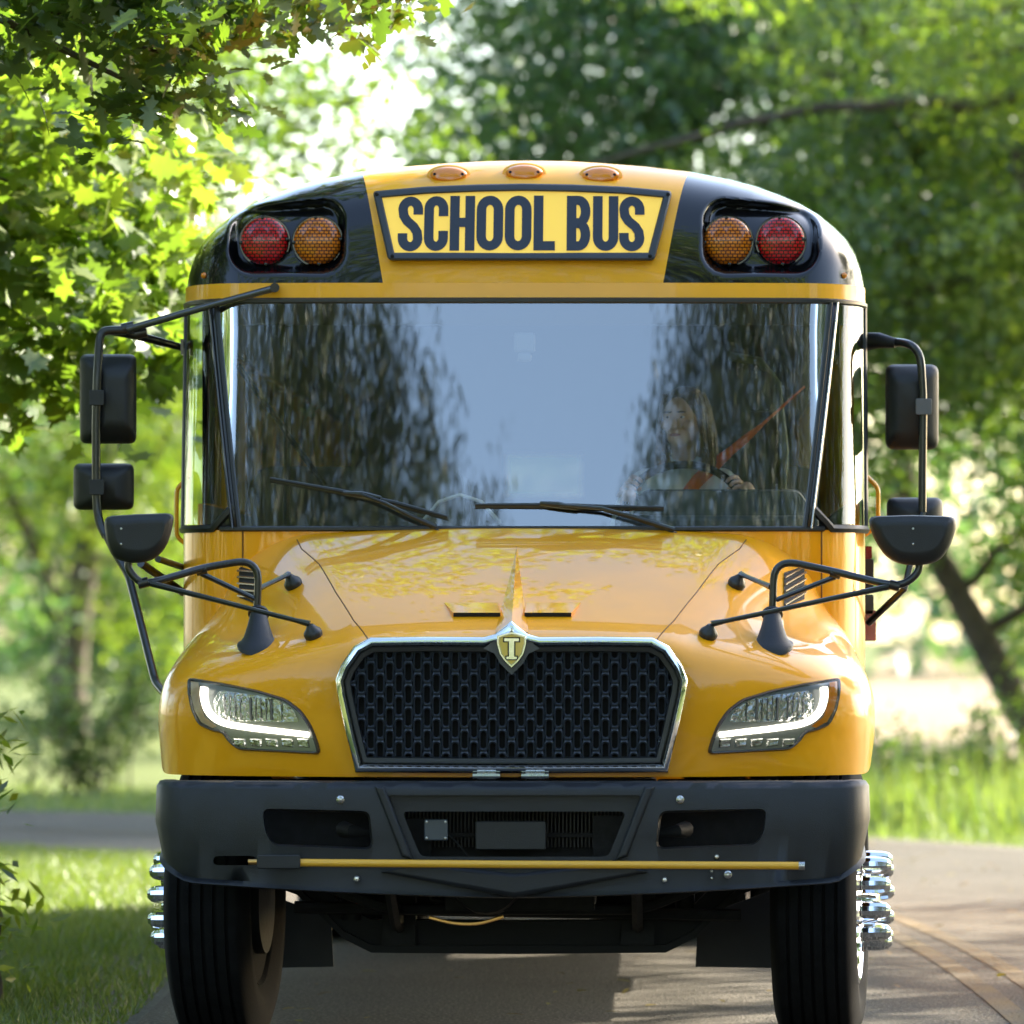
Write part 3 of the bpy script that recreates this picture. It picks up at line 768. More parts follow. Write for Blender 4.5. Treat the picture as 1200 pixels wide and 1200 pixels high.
# ================================================================== BUMPER
def bplan(t):
    """t -1..1 across: plan curve of the bumper face, X and Y"""
    a = abs(t)
    if a < .86: X = a / .86 * 1.12; Y = -.10 + .03 * (X / 1.12) ** 2 + .13 * max(0, X - .55) ** 1.6
    else:
        q = (a - .86) / .14; th = min(q * 1.5, 1) * math.pi / 2
        X = 1.12 + .118 * math.sin(th); Y0 = -.10 + .03 + .13 * .57 ** 1.6
        Y = Y0 + .16 * (1 - math.cos(th)) + max(0, q - .66) * .9
    return math.copysign(X, t), Y
def bn(t):
    e = .004; a = Vector(bplan(t + e)) - Vector(bplan(t - e)); return Vector((a.y, -a.x)).normalized()
bm_ = MB(); loops = []
NT = 90
for i in range(NT + 1):
    t = -1 + 2 * i / NT; X, Y = bplan(t); n_ = bn(t); a = abs(t)
    zt_ = 1.5 + (736 - 915) * .002935
    zb_ = .572 + .04 * (abs(X) / 1.0) ** 1.5 if a < .86 else .62 + (a - .86) / .14 * .13
    if a > .97: zt_ -= .01
    th = .075
    P = []
    for off, f in ((0.000, .06), (.004, .5), (.0, .92), (-.012, .985), (-.03, 1.0), (-th + .01, 1.0), (-th, .97), (-th, .05), (-th + .01, .0), (-.03, .0), (-.010, .012)):
        o2 = off - (.03 * max(0, (.35 - f) / .35) ** 1.5 if f < .35 and off > -.03 else 0)
        if f > .99 or f < .02: o2 = off
        x, y = X + n_.x * o2, Y + n_.y * o2
        P.append((x, y, zb_ + (zt_ - zb_) * f))
    loops.append(P)
bm_.loft(loops, True, True); bump = bm_.build('front_bumper', M_BUMP, BUS, smooth=35)
def cutter(poly, y0, y1, grow=0):
    a = round_poly(poly, 7, 3); b = offset_poly(a, -grow)
    return MB().loft([[U(*p, y0) for p in b], [U(*p, y1) for p in a]])
C0 = 603
cuts = []
for sg in (-1, 1):
    cuts.append(cutter([(C0 + sg * x, y) for x, y in ((172, 953), (294, 949), (291, 975), (282, 989), (168, 993))], -.25, -.03, 9))
    cuts.append(cutter([(C0 + sg * x, y) for x, y in ((172, 953), (294, 949), (291, 975), (282, 989), (168, 993))], -.35, .4, 0))
cuts.append(cutter([(C0 - 150, 932), (C0 + 150, 932), (C0 + 118, 1009), (C0 - 118, 1009)], -.3, -.065, 0))
cuts.append(cutter([(C0 - 132, 951), (C0 + 131, 951), (C0 + 110, 1004), (C0 - 110, 1004)], -.4, .3, 0))
cuts.append(cutter([(250, 1003), (300, 1003), (300, 1014), (250, 1014)], -.4, .5, 0))
for cm in cuts:
    co = link(bpy.data.objects.new('cut', cm.mesh('cut', False)))
    md = bump.modifiers.new('b', 'BOOLEAN'); md.operation = 'DIFFERENCE'; md.object = co; md.solver = 'EXACT'
    bpy.context.view_layer.update(); dg = bpy.context.evaluated_depsgraph_get()
    nm = bpy.data.meshes.new_from_object(bump.evaluated_get(dg), depsgraph=dg)
    bump.modifiers.clear(); bump.data = nm; bpy.data.objects.remove(co, do_unlink=True)
bv = bump.modifiers.new('bevel', 'BEVEL'); bv.width = .007; bv.segments = 3; bv.limit_method = 'ANGLE'; bv.angle_limit = R(45); bv.harden_normals = False
bump.data.polygons.foreach_set('use_smooth', [True] * len(bump.data.polygons))
bump.data.set_sharp_from_angle(angle=R(50))
# raised V lip in the centre and the two diagonal ribs
vp = MB()
vp.loft([[U(x, y, -.10 - d) for x, y in ((480, 1011), (C0, 1024), (726, 1011), (760, 1022), (C0, 1052), (446, 1022))] for d in (-.03, .012, .022)][:2] + [[U(x, y, -.122) for x, y in ((483, 1014), (C0, 1027), (723, 1014), (752, 1021), (C0, 1047), (454, 1021))]])
vp.build('bumper_lip', M_BUMP, bump, bevel=.004)
for sg in (-1, 1):
    q = [(C0 + sg * x, y) for x, y in ((152, 921), (165, 921), (133, 1004), (118, 1009))]
    MB().loft([[U(x, y, -.07) for x, y in q], [U(x, y, -.104) for x, y in offset_poly(q, .8)], [U(x, y, -.110) for x, y in offset_poly(q, 3)]]).build('bumper_rib', M_BUMP, bump, bevel=.003)
bo = MB()
def by_at(px): 
    X = abs(U(px, 950, -.08).x); return -.10 + .03 * (X / 1.12) ** 2 + .13 * max(0, X - .55) ** 1.6
for px, py, r_ in ((399, 937, .014), (797, 937, .014), (418, 1030, .011), (779, 1031, .010), (834, 1021, .006), (834, 1029, .006), (853, 1025, .014), (840, 1004, .009)):
    p = U(px, py, by_at(px)); bo.lathe([(.01, r_), (-.006, r_), (-.010, r_ * .7), (-.011, .001)], p, 'Y', 14)
bo.build('bumper_bolt', M_STEEL, bump, smooth=30)
# crossing arm
ca = MB().tube([U(352, 1011, -.135), U(600, 1013, -.15), U(940, 1014.5, -.125)], .0135, 12).build('crossing_arm', mat('arm_yellow', (.85, .42, .03), .35, coat=.5), BUS)
MB().loft([[U(*p, y) for p in round_poly([(301, 1002), (352, 1002), (352, 1018), (301, 1018)], 3)] for y in (-.09, -.15, -.155)]).build('arm_hinge', M_PLA, ca, bevel=.003)
MB().tube([U(291, 1010, -.12), U(301, 1010, -.12)], .010, 10).build('hinge_pin', mat('brass', (.6, .35, .12), .3, metal=1), ca)
MB().tube([U(936, 1014.5, -.125), U(943, 1014.5, -.125)], .0148, 12).build('arm_tip', M_STEEL, ca)
# things in the bumper opening
MB().loft([[U(*p, y) for p in round_poly([(557, 962), (640, 962), (640, 996), (557, 996)], 3)] for y in (.08, -.02, -.028)]).build('radar_cover', M_PLA, BUS, bevel=.004)
sb = MB().loft([[U(*p, y) for p in round_poly([(497, 960), (525, 960), (525, 985), (497, 985)], 2)] for y in (.05, -.03)]).build('sensor_box', mat('sensor_housing', (.04, .055, .075), .35), BUS, bevel=.003)
MB().tube(smooth_path([U(525, 978, 0), U(536, 988, .01), U(548, 1003, .02)], .01), .004, 6).build('sensor_cable', M_DARK, sb)
sv = MB()
for x, y in ((500, 963), (522, 963), (500, 982), (522, 982)): sv.lathe([(0, .005), (-.006, .004), (-.007, .001)], U(x, y, -.03), 'Y', 8)
sv.build('sensor_screw', M_STEEL, sb)
rad = MB()
for k in range(60): x = 470 + k * 4.4; rad.box(U(x, 0, .16).x, U(x + 1.6, 0, .16).x, .12, .16, .74, .87)
rd = MB().box(-.42, .42, .17, .2, .60, .99).build('radiator', M_VOID, BUS, smooth=0); rad.build('radiator_fins', M_FIN, rd, smooth=0)
MB().box(-.40, .40, .10, .13, .775, .79).box(-.40, -.28, .09, .115, .62, .84).box(.28, .40, .09, .115, .66, .85).build('radiator_bracket', M_DARK, rd)
for px in (570, 627):
    MB().tube([U(px - 16, 909.5, -.02), U(px + 16, 909.5, -.02)], .010, 8).tube([U(px - 11, 909.5, -.025), U(px + 11, 909.5, -.025)], .013, 8).build('hood_latch', M_STEEL, BUS)
for sg in (-1, 1):                                # stubs seen in the side openings
    MB().tube([U(C0 + sg * 200, 972, .12), U(C0 + sg * 190, 974, 0.0), U(C0 + sg * 172, 976, .02)], [.03, .022, .012], 10).build('tow_hook', M_DARK, BUS)
# ================================================================== UNDERCARRIAGE
MB().box(-.47, -.38, .1, 9, .66, .84).box(.38, .47, .1, 9, .66, .84).box(-.40, .40, .45, 1.8, .60, 1.40).box(-.30, .30, 1.85, 4.2, .50, 1.05).box(-.62, .62, 1.15, 1.35, .47, .66).box(-.9, -.5, .36, .40, .64, .97).box(.5, .9, .36, .40, .64, .97).box(-.5, .5, .35, .5, .80, .97).build('chassis_frame', M_DARK, BUS, bevel=.01)
def axle_pts():
    h_ = [(-.86, .62), (-.80, .60), (-.72, .53), (-.63, .44), (-.53, .39), (0, .385)]
    return h_ + [(-x, z) for x, z in h_[-2::-1]]
axm = MB()
for (dy, hz) in ((0, .045),):
    for zz, ww, hh in ((.045, .055, .014), (-.045, .055, .014), (0, .014, .045)):
        L_ = []
        for x, z in axle_pts(): L_.append([(x, .95 - ww, z + zz - hh), (x, .95 + ww, z + zz - hh), (x, .95 + ww, z + zz + hh), (x, .95 - ww, z + zz + hh)])
        axm.loft(L_)
axm.build('front_axle', M_VOID, BUS, smooth=25)
MB().tube([(-.8, .80, .50), (.8, .80, .47)], .022, 8).tube(smooth_path([(-.78, .7, .62), (-.6, .65, .55), (-.45, .62, .50), (.45, .62, .50), (.6, .65, .56), (.8, .7, .64)], .08), .02, 8).build('tie_rod', M_DARK, BUS)
ls = MB()
for sg in (-1, 1):
    for k in range(3): ls.tube([(sg * .43, .2, .60 - k * .0), (sg * .43, .6, .50 - .018 * k), (sg * .43, .95, .45 - .018 * k), (sg * .43, 1.3, .50 - .018 * k), (sg * .43, 1.8, .60)], .022, 6)
    ls.box(sg * .43 - .06, sg * .43 + .06, .88, 1.02, .36, .56)
    ls.tube([(sg * .60, .9, .45), (sg * .60, .88, .95)], .035, 10)
ls.build('leaf_spring', M_DARK, BUS)
en = MB(); en.box(-.25, .28, .5, 1.6, .50, .63); en.tube([(-.3, .6, .6), (.1, .55, .56), (.35, .6, .60)], .035, 8); en.lathe([(.3, .01), (.34, .12), (.6, .14), (.9, .10), (1.0, .01)], (-.1, .0, .62), 'Y', 20)
en.tube([(-.34, .75, .66), (-.30, .7, .53), (-.15, .68, .50), (-.05, .7, .52), (.05, .7, .6)], .014, 6)
en.build('engine_underside', M_DARK, BUS, bevel=.01)
MB().tube(smooth_path([U(503, 1075, .6), U(530, 1082, .6), U(560, 1083, .6), U(590, 1074, .6)], .05), .007, 6).build('brass_pipe', mat('brass', (.6, .35, .12), .3, metal=1), BUS)
for sg in (-1, 1):
    p = [U(C0 + sg * x, y, 1.75) for x, y in ((215, 1075), (310, 1040), (335, 1135), (212, 1133))]
    a = [v + Vector((0, .008, 0)) for v in p]; MB().loft([p, a]).build('mud_flap', M_PLA, BUS, smooth=0)
MB().box(-.5, .5, 3.2, 3.9, .42, .72).box(.55, 1.1, 4.3, 5.4, .45, .8).build('fuel_tank', M_DARK, BUS, bevel=.03)
# ---- wheels
def wheel(x, y, sg, steer=0.0, front=True, first=[None]):
    RT = .515
    root = bpy.data.objects.new('wheel', None); link(root, BUS); root.location = (x, y, RT); root.rotation_euler = (0, 0, steer + (math.pi if sg < 0 else 0))
    # built with +X outwards
    half = .145; pr = [(-half + .03, .30), (-half - .005, .36), (-half - .008, .43), (-half + .01, .485), (-half + .022, .505)]
    tr = []; gx = [-.085, -.042, 0, .042, .085]
    tr.append((-half + .03, .511))
    for g_ in gx: tr += [(g_ - .0065, .514), (g_ - .0045, .500), (g_ + .0045, .500), (g_ + .0065, .514)]
    tr.append((half - .03, .511))
    pr = pr + tr + [(half - .022, .505), (half - .01, .485), (half + .008, .43), (half + .005, .36), (half - .03, .30)]
    if first[0] is None:
        t_ = MB().lathe(pr, (0, 0, 0), 'X', 96).mesh('tyre', 30); t_.materials.append(M_RUB)
        rm = MB().lathe([(-.11, .28), (-.115, .30), (-.13, .305), (-.10, .285), (-.05, .26), (.0, .25), (.02, .25), (.03, .19), (.085, .165), (.09, .10), (.06, .09), (.06, .001)], (0, 0, 0), 'X', 48).mesh('rim', 35)
        rm.materials.append(M_DARK)
        hl_ = MB().lathe([(.13, .302), (.142, .30), (.145, .285), (.12, .270), (.10, .235), (.125, .215), (.135, .18), (.135, .10), (.16, .085), (.205, .075), (.215, .04), (.218, .001)], (0, 0, 0), 'X', 48).mesh('hub_cover', 30); hl_.materials.append(M_CHR)
        nt_ = MB().lathe([(.0, .035), (.0, .039), (.026, .039), (.030, .033), (.092, .032), (.116, .027), (.129, .015), (.132, .001)], (0, 0, 0), 'X', 12).mesh('lug_nut', 25); nt_.materials.append(M_CHR)
        first[0] = (t_, rm, hl_, nt_)
    t_, rm, hl_, nt_ = first[0]
    for nm, m_ in (('tyre', t_), ('rim', rm), ('hub_cover', hl_)): link(bpy.data.objects.new(nm, m_), root)
    for k in range(10):
        a = 2 * math.pi * (k + .3) / 10; o = link(bpy.data.objects.new('lug_nut', nt_), root); o.location = (.130, .148 * math.cos(a), .148 * math.sin(a))
    MB().lathe([(-.16, .001), (-.15, .19), (-.02, .2)], (0, 0, 0), 'X', 24).build('brake_drum', M_DARK, root)
    return root
wheel(-1.06, .98, -1, R(-5)); wheel(1.09, .98, 1, R(-5))
for sg in (-1, 1): wheel(sg * 1.08, 8.0, sg); wheel(sg * .76, 8.0, sg)

# ================================================================== WIPERS
def wpt(px, py, off):
    # the point on the glass under that pixel
    o = Vector((CAM_X, -CAM_D, CAM_Z)); best = U(px, py, 1.45)
    for _ in range(6):
        best = U(px, py, lean(best.z) + planY(sOf(best.x)))
    return best + Vector((0, -off, 0))
for bl_, arm in (([(317, 561), (400, 576), (465, 590), (525, 606)], [(512, 618), (480, 604), (452, 590), (425, 580)]), ([(557, 592), (650, 592), (700, 594), (778, 595)], [(790, 621), (745, 607), (705, 596), (655, 592)])):
    a = MB().tube([wpt(*arm[0], .03), wpt(*arm[1], .05), wpt(*arm[2], .05), wpt(*arm[3], .045)], [.010, .008, .007, .006], 8).build('wiper', M_TUBE, BUS)
    MB().tube([wpt(p[0] + 3, p[1] + (4 if i < 1 else 3), .03) for i, p in enumerate(arm[:3])], .004, 6).build('wiper_link', M_TUBE, a)
    b = MB().tube([wpt(*p, .022) for p in bl_], [.006, .009, .009, .006], 8)
    b.tube([wpt(p[0], p[1] + 2.5, .008) for p in bl_], .004, 6); b.build('wiper_blade', M_GASK, a)
    c = wpt(*arm[3], .035); MB().tube([wpt(arm[3][0] - 22, arm[3][1] - 2, .035), c, wpt(arm[3][0] + 22, arm[3][1] + 4, .035)], [.008, .013, .008], 8).build('wiper_clip', M_TUBE, a)

# ================================================================== MIRRORS
def rrect(x0, x1, y0, y1, r, n=5): return round_poly([(x0, y0), (x1, y0), (x1, y1), (x0, y1)], r, n)
def scale_poly(p, k, ox=0, oy=0):
    cx = sum(a[0] for a in p) / len(p); cy = sum(a[1] for a in p) / len(p); kx, ky = k if isinstance(k, tuple) else (k, k)
    return [(cx + ox + (a[0] - cx) * kx, cy + oy + (a[1] - cy) * ky) for a in p]
def housing(name, outline, Y, steps, glass=True):
    """steps: (scale, ox, oy, depth towards the front)"""
    loops = [[U(*p, Y + .035) for p in scale_poly(outline, .97)], [U(*p, Y + .03) for p in outline], [U(*p, Y) for p in outline]]
    for k, ox, oy, d in steps: loops.append([U(*p, Y - d) for p in scale_poly(outline, k, ox, oy)])
    o = MB().loft(loops).build(name, M_PLA, None, smooth=50)
    if glass: MB().loft([[U(*p, Y + .034) for p in scale_poly(outline, .9)], [U(*p, Y + .038) for p in scale_poly(outline, .9)]]).build('mirror_glass', mat('mirror_silver', (.9, .9, .92), .01, metal=1), o)
    return o
def adopt(o, p): o.parent = p
STEP_T = [(.985, 0, 0, .02), (.93, 0, 0, .045), (.80, 3, 0, .065), ((.45, .62), 8, 0, .10), ((.30, .45), 8, 0, .105)]
# door-side assembly (left in the picture)
MY = 1.75
m1 = housing('side_mirror', rrect(93.5, 160, 415, 520, 9), MY, STEP_T); adopt(m1, BUS)
m2 = housing('convex_mirror', rrect(86, 157, 543, 597.5, 9), MY, [(.985, 0, 0, .02), (.92, 0, 0, .04), (.78, 0, 0, .06), ((.35, .45), 2, 0, .09)]); adopt(m2, BUS)
tb = MB()
tb.tube(smooth_path([U(148, 387, 1.68), U(124, 387, 1.66), U(117, 392, 1.65), U(114, 440, 1.635), U(112.5, 500, 1.635), U(113, 590, 1.635), U(116, 612, 1.63), U(124, 628, 1.6)], .05), .0165, 12)
mt = tb.build('mirror_tube', M_TUBE, BUS)
MB().tube([U(322, 337.5, 1.50), U(250, 357, 1.56), U(150, 386, 1.66)], .0135, 12).build('upper_brace', M_GREYB, mt)
MB().tube([U(216, 408, 2.0), U(160, 393, 1.75), U(124, 387, 1.66)], [.014, .017, .015], 10).build('lower_brace', M_TUBE, mt)
fx = MB(); fx.tube([U(322, 337, 1.485), U(322, 337, 1.60)], .018, 10); fx.box(U(213, 0, 2).x, U(224, 0, 2).x, 1.95, 2.1, U(0, 416, 2).z, U(0, 398, 2).z)
for (x, y) in ((150, 384), (165, 390)): fx.tube([U(x - 7, y + 1.5, 1.68), U(x + 7, y - 1.5, 1.68)], .021, 10)
fx.build('mirror_bracket', M_TUBE, mt)
for y0 in (466, 571): MB().loft([[U(*p, q) for p in rrect(104, 122, y0 - 9, y0 + 9, 2, 2)] for q in (1.655, 1.61, 1.605)]).build('tube_clamp', M_PLA, mt, bevel=.002)
# crossview mirror, door side
def mirr(pts, c=599.5, k=-1): return [(c + k * (x - c), y) for x, y in pts]
CV_R = [(1016, 605), (1068, 603.5), (1119, 605), (1121.5, 616), (1114, 640), (1101, 658), (1080, 663), (1054, 661.5), (1037, 652), (1023, 630)]
CV_L = [(121, 605), (160, 602.5), (204, 601), (203, 616), (196, 640), (182, 656), (158, 661), (133, 655), (125, 638)]
CVS = [(.98, 0, 0, .02), (.93, 0, -1, .045), ((.80, .72), 0, -2, .055), ((.74, .60), 0, -2, .062), ((.70, .50), 0, -2, .062)]
CY = .30
c1 = housing('crossview_mirror', round_poly(CV_R, 10, 3), CY, CVS); adopt(c1, BUS)
c2 = housing('crossview_mirror', round_poly(CV_L, 10, 3), CY, CVS); adopt(c2, BUS)
for c_, px in ((c1, 1070), (c2, 142)):
    sc2 = MB()
    for y in (619.5, 637.5): sc2.lathe([(.01, .004), (-.004, .004), (-.005, .001)], U(px, y, CY - .062), 'Y', 8)
    sc2.build('mirror_screw', M_STEEL, c_)
def arm_set(sg):
    def Q(px, py, Y): return U(px, py, Y)
    t = MB()
    if sg < 0:
        t.tube(smooth_path([Q(151, 655, .31), Q(150, 668, .31), Q(165, 684, .31), Q(185, 681, .33), Q(240, 665, .42), Q(288, 657, .46), Q(303, 668, .46), Q(301, 720, .46)], .045, 6), .0135, 12)
        cone = (303, 717, 764, .44); feet = [((170, 682, .32), (368, 746)), ((236, 672, .42), (299, 702, .46)), ((303, 690, .46), (345, 687))]
    else:
        t.tube(smooth_path([Q(1078, 657, .31), Q(1076, 672, .31), Q(1058, 686, .31), Q(1035, 684, .33), Q(975, 669, .42), Q(922, 658, .46), Q(907, 668, .46), Q(905, 722, .46)], .045, 6), .0135, 12)
        cone = (905, 718, 764, .44); feet = [((1048, 686, .32), (829, 746)), ((979, 676, .42), (910, 703, .46)), ((904, 688, .46), (862, 687))]
    mt = t.build('crossview_arm', M_TUBE, BUS)
    # rubber cone base, set down on the fender
    cx, y0, y1, yy = cone; h = hit(cx, y1 - 8); yc = h.y if h else yy
    top = U(cx, y0, .46); bot = h if h else U(cx, y1, yy); mb = MB(); nrm = Vector((0, -.35, 1)).normalized()
    prof = [(1.0, .036), (.93, .038), (.9, .030), (.55, .040), (.25, .052), (.12, .062), (.06, .074), (0, .076), (-.06, .074)]
    a_ = Vector((1, 0, 0)); loops = []
    for f, r_ in prof:
        cc = bot + (top - bot) * f; n2 = nrm * max(0, 1 - f * 1.5) + (top - bot).normalized() * min(1, f * 1.5); n2.normalize(); b_ = n2.cross(a_).normalized()
        loops.append([cc + a_ * r_ * math.cos(2 * math.pi * q / 24) + b_ * r_ * math.sin(2 * math.pi * q / 24) for q in range(24)])
    mb.loft(loops); mb.build('cone_base', M_PLA, mt, smooth=35)
    br = MB(); pads = MB()
    for a, b in feet:
        p = U(*a)
        if len(b) == 3: br.tube([p, U(*b)], [.010, .009], 8)
        else:
            q = hit(*b) ; 
            if not q: continue
            q2 = hit(b[0], b[1], .05); n3 = (q2 - q).normalized(); d = (p - q2).normalized()
            br.tube([p, p + (q2 - p) * .2, q2 + d * .05, q2], [.012, .010, .0085, .012], 8)
            e1 = n3.orthogonal().normalized(); e2 = n3.cross(e1)
            lo = []
            for off, r_ in ((-.004, .030), (.012, .034), (.022, .031), (.034, .020), (.046, .012)):
                lo.append([q + n3 * off + (e1 * math.cos(2 * math.pi * k / 16) + e2 * math.sin(2 * math.pi * k / 16)) * r_ for k in range(16)])
            pads.loft(lo)
    br.build('arm_brace', M_TUBE, mt); pads.build('brace_foot', M_GASK, mt, smooth=45)
    cl_ = MB()
    for (x, y, Y) in (((236, 668, .42), (168, 683, .315)) if sg < 0 else ((979, 672, .42), (1048, 686, .315))): cl_.tube([U(x - 6, y + (1.5 if sg < 0 else -1.5), Y), U(x + 6, y - (1.5 if sg < 0 else -1.5), Y)], .018, 10)
    cl_.build('arm_clamp', M_TUBE, mt)
arm_set(-1); arm_set(1)
# long lower support of the door-side mirrors, and struts to the body
ms = MB(); ms.tube(smooth_path([U(124, 626, 1.6), U(135, 648, 1.55), U(150, 672, 1.5), U(166, 735, 1.3), U(182, 800, 1.1), U(193, 813, 1.0)], .04), .0155, 10)
ms.tube([U(185, 655, 1.5), U(224, 668, 1.9)], .013, 8).tube([U(165, 660, 1.5), U(214, 694, 1.85), U(224, 690, 1.95)], .016, 8).build('lower_support', M_TUBE, mt)
# driver-side assembly (right in the picture)
mY = 1.95
m3 = housing('side_mirror', rrect(1037.5, 1100, 427, 527, 11), mY, [(.985, 0, 0, .02), (.93, 0, 0, .045), (.82, -2, 0, .062), ((.4, .6), -3, 0, .095)]); adopt(m3, BUS)
m4 = housing('convex_mirror', rrect(1039, 1105, 583, 640, 10), mY, [(.985, 0, 0, .02), (.92, 0, 0, .04), (.78, 0, 0, .06), ((.35, .45), 2, 0, .09)]); adopt(m4, BUS)
tb = MB().tube(smooth_path([U(1020, 401, mY + .05), U(1045, 400, mY - .02), U(1068, 403, mY - .10), U(1079, 417, mY - .11), U(1082, 470, mY - .11), U(1081, 560, mY - .11), U(1081, 600, mY - .11)], .06, 6), .0155, 12)
mt2 = tb.build('mirror_tube', M_TUBE, BUS)
MB().tube([U(1012, 401, mY + .12), U(1018, 400, mY + .03), U(1030, 399, mY), U(1050, 402, mY - .05)], [.026, .034, .030, .018], 12).build('mirror_bracket', M_PLA, mt2)
MB().loft([[U(*p, q) for p in rrect(1073, 1092, 467, 486, 2, 2)] for q in (mY - .09, mY - .135, mY - .14)]).build('tube_clamp', mat('clamp_grey', (.12, .12, .125), .5), mt2, bevel=.002)
ms = MB().tube([U(1081, 600, mY - .11), U(1060, 690, 1.7), U(1018, 730, 1.9)], .013, 8).build('lower_support', M_TUBE, mt2)
# grab handles and side lamps
for sg, x0, y0, y1 in ((-1, 207, 561, 641), (1, 1029, 558, 628)):
    xb = 222 if sg < 0 else 1012
    MB().tube(smooth_path([U(xb, y0 - 3, 2.25), U(x0 + (2 if sg < 0 else -3), y0 + 10, 2.25), U(x0, y0 + 16, 2.25), U(x0, y1 - 12, 2.25), U(xb, y1, 2.25)], .02), .0085, 10).build('grab_handle', M_YEL, BUS)
for y0, y1, m in ((655, 694, M_PLA), (697, 720, M_TUBE), (715, 751, M_REDL)):
    MB().loft([[U(x, y, q) for x, y in rrect(1011, 1024 + (3 if m is M_REDL else 0), y0, y1, 2, 2)] for q in (2.9, 2.98, 3.0)]).build('side_lamp' if m is M_REDL else 'stop_arm_bracket', m, BUS, bevel=.002)
MB().loft([[U(x, y, q) for x, y in rrect(1012, 1022, 640, 655, 2, 2)] for q in (2.9, 2.98)]).build('side_reflector', M_REDL, BUS)
# ================================================================== DRIVER
def skinned(name, chains, m, parent=None, sub=2, loc=(0, 0, 0)):
    """chains: lists of (point, radius); the first point of a later chain may be (index,) into the vertices so far"""
    vs, es, rs = [], [], []
    for ch in chains:
        prev = None
        for it in ch:
            if isinstance(it, int): prev = it; continue
            p, r_ = it; vs.append(p); rs.append(r_)
            if prev is not None: es.append((prev, len(vs) - 1))
            prev = len(vs) - 1
    me = bpy.data.meshes.new(name); me.from_pydata(vs, es, []); o = link(bpy.data.objects.new(name, me))
    sk_ = o.modifiers.new('skin', 'SKIN'); sk_.use_smooth_shade = True; sk_.branch_smoothing = .3
    for i, r_ in enumerate(rs):
        rr = r_ if isinstance(r_, tuple) else (r_, r_)
        me.skin_vertices[0].data[i].radius = rr
    me.skin_vertices[0].data[0].use_root = True
    sb_ = o.modifiers.new('sub', 'SUBSURF'); sb_.levels = sb_.render_levels = sub
    bpy.context.view_layer.update(); dg = bpy.context.evaluated_depsgraph_get()
    nm = bpy.data.meshes.new_from_object(o.evaluated_get(dg), depsgraph=dg)
    o.modifiers.clear(); o.data = nm; nm.materials.clear(); nm.materials.append(m)
    nm.polygons.foreach_set('use_smooth', [True] * len(nm.polygons)); o.name = name
    if parent: o.parent = parent
    return o
HX, HY, HZ = .60, 2.58, 2.315           # centre of the head
# body as one surface: pelvis, spine, neck, head, arms, legs (thighs forward on the seat)
body = [
 [((.60, 2.80, 1.66), (.15, .11)), ((.60, 2.79, 1.80), (.13, .10)), ((.60, 2.76, 1.95), (.15, .105)), ((.60, 2.73, 2.06), (.13, .09)), ((.60, 2.70, 2.125), (.06, .055)), ((.60, 2.66, 2.19), .050), ((.60, 2.60, 2.25), .066), ((.60, 2.585, 2.33), (.074, .088)), ((.60, 2.595, 2.385), (.066, .078))],
 [3, ((.76, 2.72, 2.08), .060), ((.84, 2.66, 1.96), .052), ((.875, 2.50, 1.90), .042), ((.86, 2.36, 1.985), .034), ((.835, 2.27, 2.055), .026)],
 [3, ((.44, 2.72, 2.08), .060), ((.37, 2.65, 1.95), .052), ((.35, 2.50, 1.88), .042), ((.375, 2.34, 1.96), .034), ((.395, 2.26, 2.03), .026)],
 [0, ((.70, 2.66, 1.66), .085), ((.74, 2.40, 1.68), .075), ((.75, 2.22, 1.62), .06), ((.75, 2.10, 1.38), .048), ((.75, 2.02, 1.2), .04), ((.75, 1.90, 1.18), .035)],
 [0, ((.50, 2.66, 1.66), .085), ((.46, 2.40, 1.68), .075), ((.45, 2.22, 1.62), .06), ((.45, 2.10, 1.38), .048), ((.45, 2.02, 1.2), .04), ((.45, 1.90, 1.18), .035)]]
person = skinned('person', body, M_SKIN)
person.data.materials.append(M_SHIRT); person.data.materials.append(M_TROU); person.data.materials.append(M_DASH)
for pl in person.data.polygons:
    c = pl.center
    hand = c.y < 2.315 and c.z > 1.9
    if c.z < 1.79: pl.material_index = 2 if c.z > 1.24 else 3
    elif c.z < 2.155 and not hand: pl.material_index = 1
tag(person, 'driver in a grey collared shirt holding the steering wheel behind the windshield', 'person')
# face, turned a little to the picture's left
fcM = Matrix.Translation((HX, HY, HZ)) @ Matrix.Rotation(R(-24), 4, 'Z') @ Matrix.Rotation(R(6), 4, 'X')
def fp_(x, y, z): return fcM @ Vector((x, y, z))
def ell(mb, c, r, n=16, m=10, M=fcM):
    L = []
    for i in range(m + 1):
        a = math.pi * i / m - math.pi / 2; a = max(-1.56, min(1.56, a))
        L.append([M @ Vector((c[0] + r[0] * math.cos(a) * math.cos(2 * math.pi * k / n), c[1] + r[1] * math.cos(a) * math.sin(2 * math.pi * k / n), c[2] + r[2] * math.sin(a))) for k in range(n)])
    mb.loft(L)
face = MB(); ell(face, (0, .0, 0), (.078, .095, .108), 28, 18); ell(face, (0, -.055, -.062), (.048, .045, .045)); ell(face, (0, -.098, -.012), (.012, .018, .026)); ell(face, (0, -.104, -.024), (.016, .014, .012))
ell(face, (-.078, .005, -.01), (.010, .022, .032)); ell(face, (.078, .005, -.01), (.010, .022, .032)); ell(face, (-.042, -.065, -.02), (.026, .026, .022)); ell(face, (.042, -.065, -.02), (.026, .026, .022))
face.build('face', M_SKIN, person, smooth=80)
ey = MB(); ell(ey, (-.030, -.084, .012), (.010, .007, .0034)); ell(ey, (.030, -.084, .012), (.010, .007, .0034)); ey.build('eye', M_WHITE, person)
ey = MB(); ell(ey, (-.030, -.092, .012), (.0055, .003, .0045)); ell(ey, (.030, -.092, .012), (.0055, .003, .0045))
